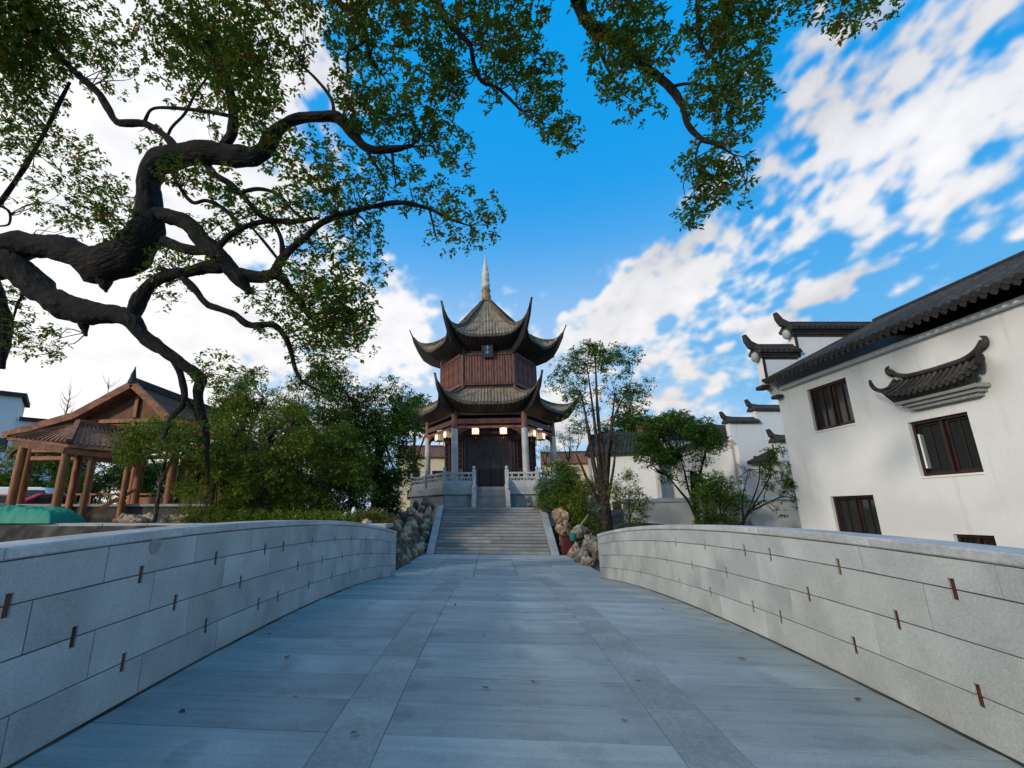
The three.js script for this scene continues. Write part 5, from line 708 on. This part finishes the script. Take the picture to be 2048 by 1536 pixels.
  // leaf clumps: photo px centre, half sizes, density
  const CL = [[60, 70, 110, 100, 1], [20, 30, 70, 60, 1], [40, 165, 90, 60, .85], [190, 60, 60, 70, .45], [250, 110, 70, 50, .4], [200, 150, 60, 40, .3], [330, 55, 90, 70, .65], [420, 60, 90, 70, .9], [500, 55, 70, 65, .9], [390, 95, 60, 45, 1], [460, 120, 60, 50, .85], [400, 165, 60, 50, .5], [380, 195, 40, 40, .4], [500, 170, 60, 60, .9], [520, 225, 55, 50, .85], [560, 130, 60, 45, .6], [590, 50, 60, 60, .4], [560, 300, 60, 50, .7], [640, 330, 80, 60, .5], [700, 60, 60, 60, .9], [745, 95, 50, 45, .6], [760, 20, 80, 40, .8], [850, 30, 80, 50, .8], [830, 65, 40, 40, .5], [720, 200, 55, 50, .9], [740, 235, 55, 40, 1], [690, 170, 30, 40, .5], [800, 180, 50, 60, .6], [860, 150, 60, 60, .6], [900, 170, 40, 55, .9], [890, 120, 40, 40, .7], [830, 240, 60, 40, .65], [880, 270, 50, 55, .85], [925, 305, 30, 45, .4], [780, 335, 60, 50, .35], [830, 380, 90, 35, .5], [700, 370, 90, 60, .5], [620, 400, 80, 50, .7], [560, 420, 60, 40, .65], [920, 430, 60, 50, .5], [980, 420, 35, 30, .5], [900, 470, 60, 35, .25], [960, 470, 35, 30, .3], [990, 90, 60, 70, .9], [1040, 110, 50, 60, .85], [960, 30, 60, 40, .8], [1050, 40, 50, 50, .6], [1090, 160, 40, 60, .65], [1100, 230, 40, 40, .85], [1130, 268, 35, 35, .85], [1060, 200, 30, 40, .5], [980, 190, 28, 25, .4]];
  const CL2 = [[1230, 40, 70, 50, .9], [1290, 60, 50, 60, .95], [1220, 110, 50, 50, .95], [1250, 180, 60, 40, .5], [1270, 212, 60, 30, .35], [1310, 110, 50, 45, .6], [1420, 40, 60, 60, .85], [1480, 30, 60, 50, .85], [1540, 20, 60, 40, .85], [1450, 110, 60, 60, .8], [1505, 120, 30, 60, .7], [1440, 180, 80, 40, .95], [1500, 190, 40, 55, .8], [1470, 240, 50, 40, .7], [1400, 200, 40, 35, .6], [1460, 270, 40, 20, .6], [1620, 12, 50, 25, .5], [1700, 18, 60, 28, .7], [1690, 52, 28, 30, .8], [1760, 8, 50, 18, .6], [1400, 320, 50, 40, .7], [1450, 350, 60, 40, .85], [1420, 372, 40, 40, .75], [1380, 420, 30, 32, .85], [1410, 400, 40, 30, .6], [1490, 400, 16, 10, .2], [60, 250, 80, 50, .5], [40, 220, 60, 35, .45], [30, 270, 45, 50, .6], [150, 300, 70, 40, .3], [170, 360, 70, 50, .5], [220, 400, 55, 60, .6], [240, 440, 35, 40, .8], [130, 410, 70, 40, .35], [60, 330, 60, 40, .25], [60, 410, 30, 20, .25], [200, 450, 60, 30, .5], [130, 440, 50, 30, .35], [300, 270, 40, 30, .3], [420, 275, 40, 20, .3], [370, 350, 60, 30, .6], [440, 370, 60, 40, .6], [480, 430, 60, 55, .7], [430, 450, 50, 40, .5], [350, 340, 35, 30, .6], [340, 520, 60, 30, .7], [400, 520, 50, 20, .5], [320, 555, 60, 30, .4], [620, 520, 80, 60, .55], [690, 490, 80, 50, .5], [720, 440, 60, 40, .5], [740, 520, 50, 50, .3], [580, 570, 70, 45, .7], [650, 600, 80, 50, .8], [700, 620, 60, 50, .9], [660, 660, 80, 50, .85], [620, 700, 60, 40, .6], [700, 690, 60, 30, .5], [560, 640, 60, 40, .5], [530, 600, 60, 40, .4], [720, 570, 50, 50, .5], [70, 680, 60, 40, .6], [60, 650, 40, 40, .5], [20, 600, 30, 40, .6], [100, 705, 30, 20, .5], [330, 590, 30, 30, .3], [510, 670, 20, 12, .2], [50, 50, 90, 70, 1], [30, 130, 70, 50, .9], [640, 610, 70, 50, .7], [690, 650, 60, 45, .8], [620, 660, 60, 50, .6], [650, 560, 60, 40, .5], [470, 200, 50, 50, .6], [450, 90, 60, 50, .6], [340, 875, 60, 50, .5], [425, 735, 45, 40, .6], [470, 765, 50, 40, .5], [385, 860, 60, 50, .35]];
  const r = rng(99), tw = [], list = [...CL, ...CL2];
  for (let i = 0; i < 70; i++) list.push([-300 + i * 26 + r() * 30, -60 - r() * 190, 110, 70, .3]);      // the crown goes on above and left of the frame
  for (let i = 0; i < 40; i++) list.push([-120 - r() * 520, -100 + r() * 560, 110, 90, .35]);
  const clumps = list.map(([x, y, rx, ry, d]) => {
    const c = Q(x, y, (r() - .5) * .7), D = tD(x, y), k = D / 960; let best = samples[0]; for (const s of samples) if (s.distanceToSquared(c) < best.distanceToSquared(c)) best = s;
    const dir = c.clone().sub(best); if (dir.length() < 2.2 && y > -60 && x > -60) for (let j = 0; j < 3; j++) { const e = c.clone().add(V((r() - .5) * rx * k * 1.1, (r() - .5) * ry * k * 1.1, (r() - .5) * .4)), L = best.distanceTo(e) * .28, w = () => V((r() - .5) * L, (r() - .35) * L, (r() - .5) * L), m = best.clone().lerp(e, .33).add(w()), m2 = best.clone().lerp(e, .7).add(w()); tw.push(limbGeo([best, m, m2, e], [.011, .008, .005, .002], 9, 5, .3)); }
    return [c, rx * k, ry * k, Math.min(.75, (rx + ry) * .55 * k), d];
  });
  const t = part('twigs', tw, M.twig, o); t.userData.kind = 'stuff';
  crown(o, clumps, { seed: 7, green: 'camphor', leaf: .08, slim: .47, spray: 10, spread: .085, count: 37, mat: leafMat });
}
// fallen leaves on the deck
{
  const r = rng(61), g = leafGeo(.06, .032), mats = [mat(.16, .05, .02, .8), mat(.20, .09, .02, .8), mat(.06, .045, .03, .9)];
  const spots = [[-.95, -3.75], [1.25, -4.9], [-.05, -4.6], [.35, -4.75], [2.5, -5.6], [-.1, -6.3], [2.85, -4.6], [-2.1, -5.2], [-2.7, -6.1], [-1.6, -4.3], [1.9, -7.2], [-.6, -8.2], [2.6, -8.3], [.9, -4.1], [-2.4, -4.0], [.1, -9.5]];
  spots.forEach(([x, z], i) => { const m = part(numbered('fallen_leaf'), g, mats[i % 3], scene); m.position.set(x, deckY(z) + .012, z); m.rotation.set((r() - .5) * .5, r() * 6, (r() - .5) * .5); const s = .6 + r() * .9; m.scale.set(s, s, s); tag(m, 'small dry brown leaf lying on the grey bridge deck', 'leaf', 'dry leaves scattered on the bridge deck'); });
}
renderer.render(scene, camera);
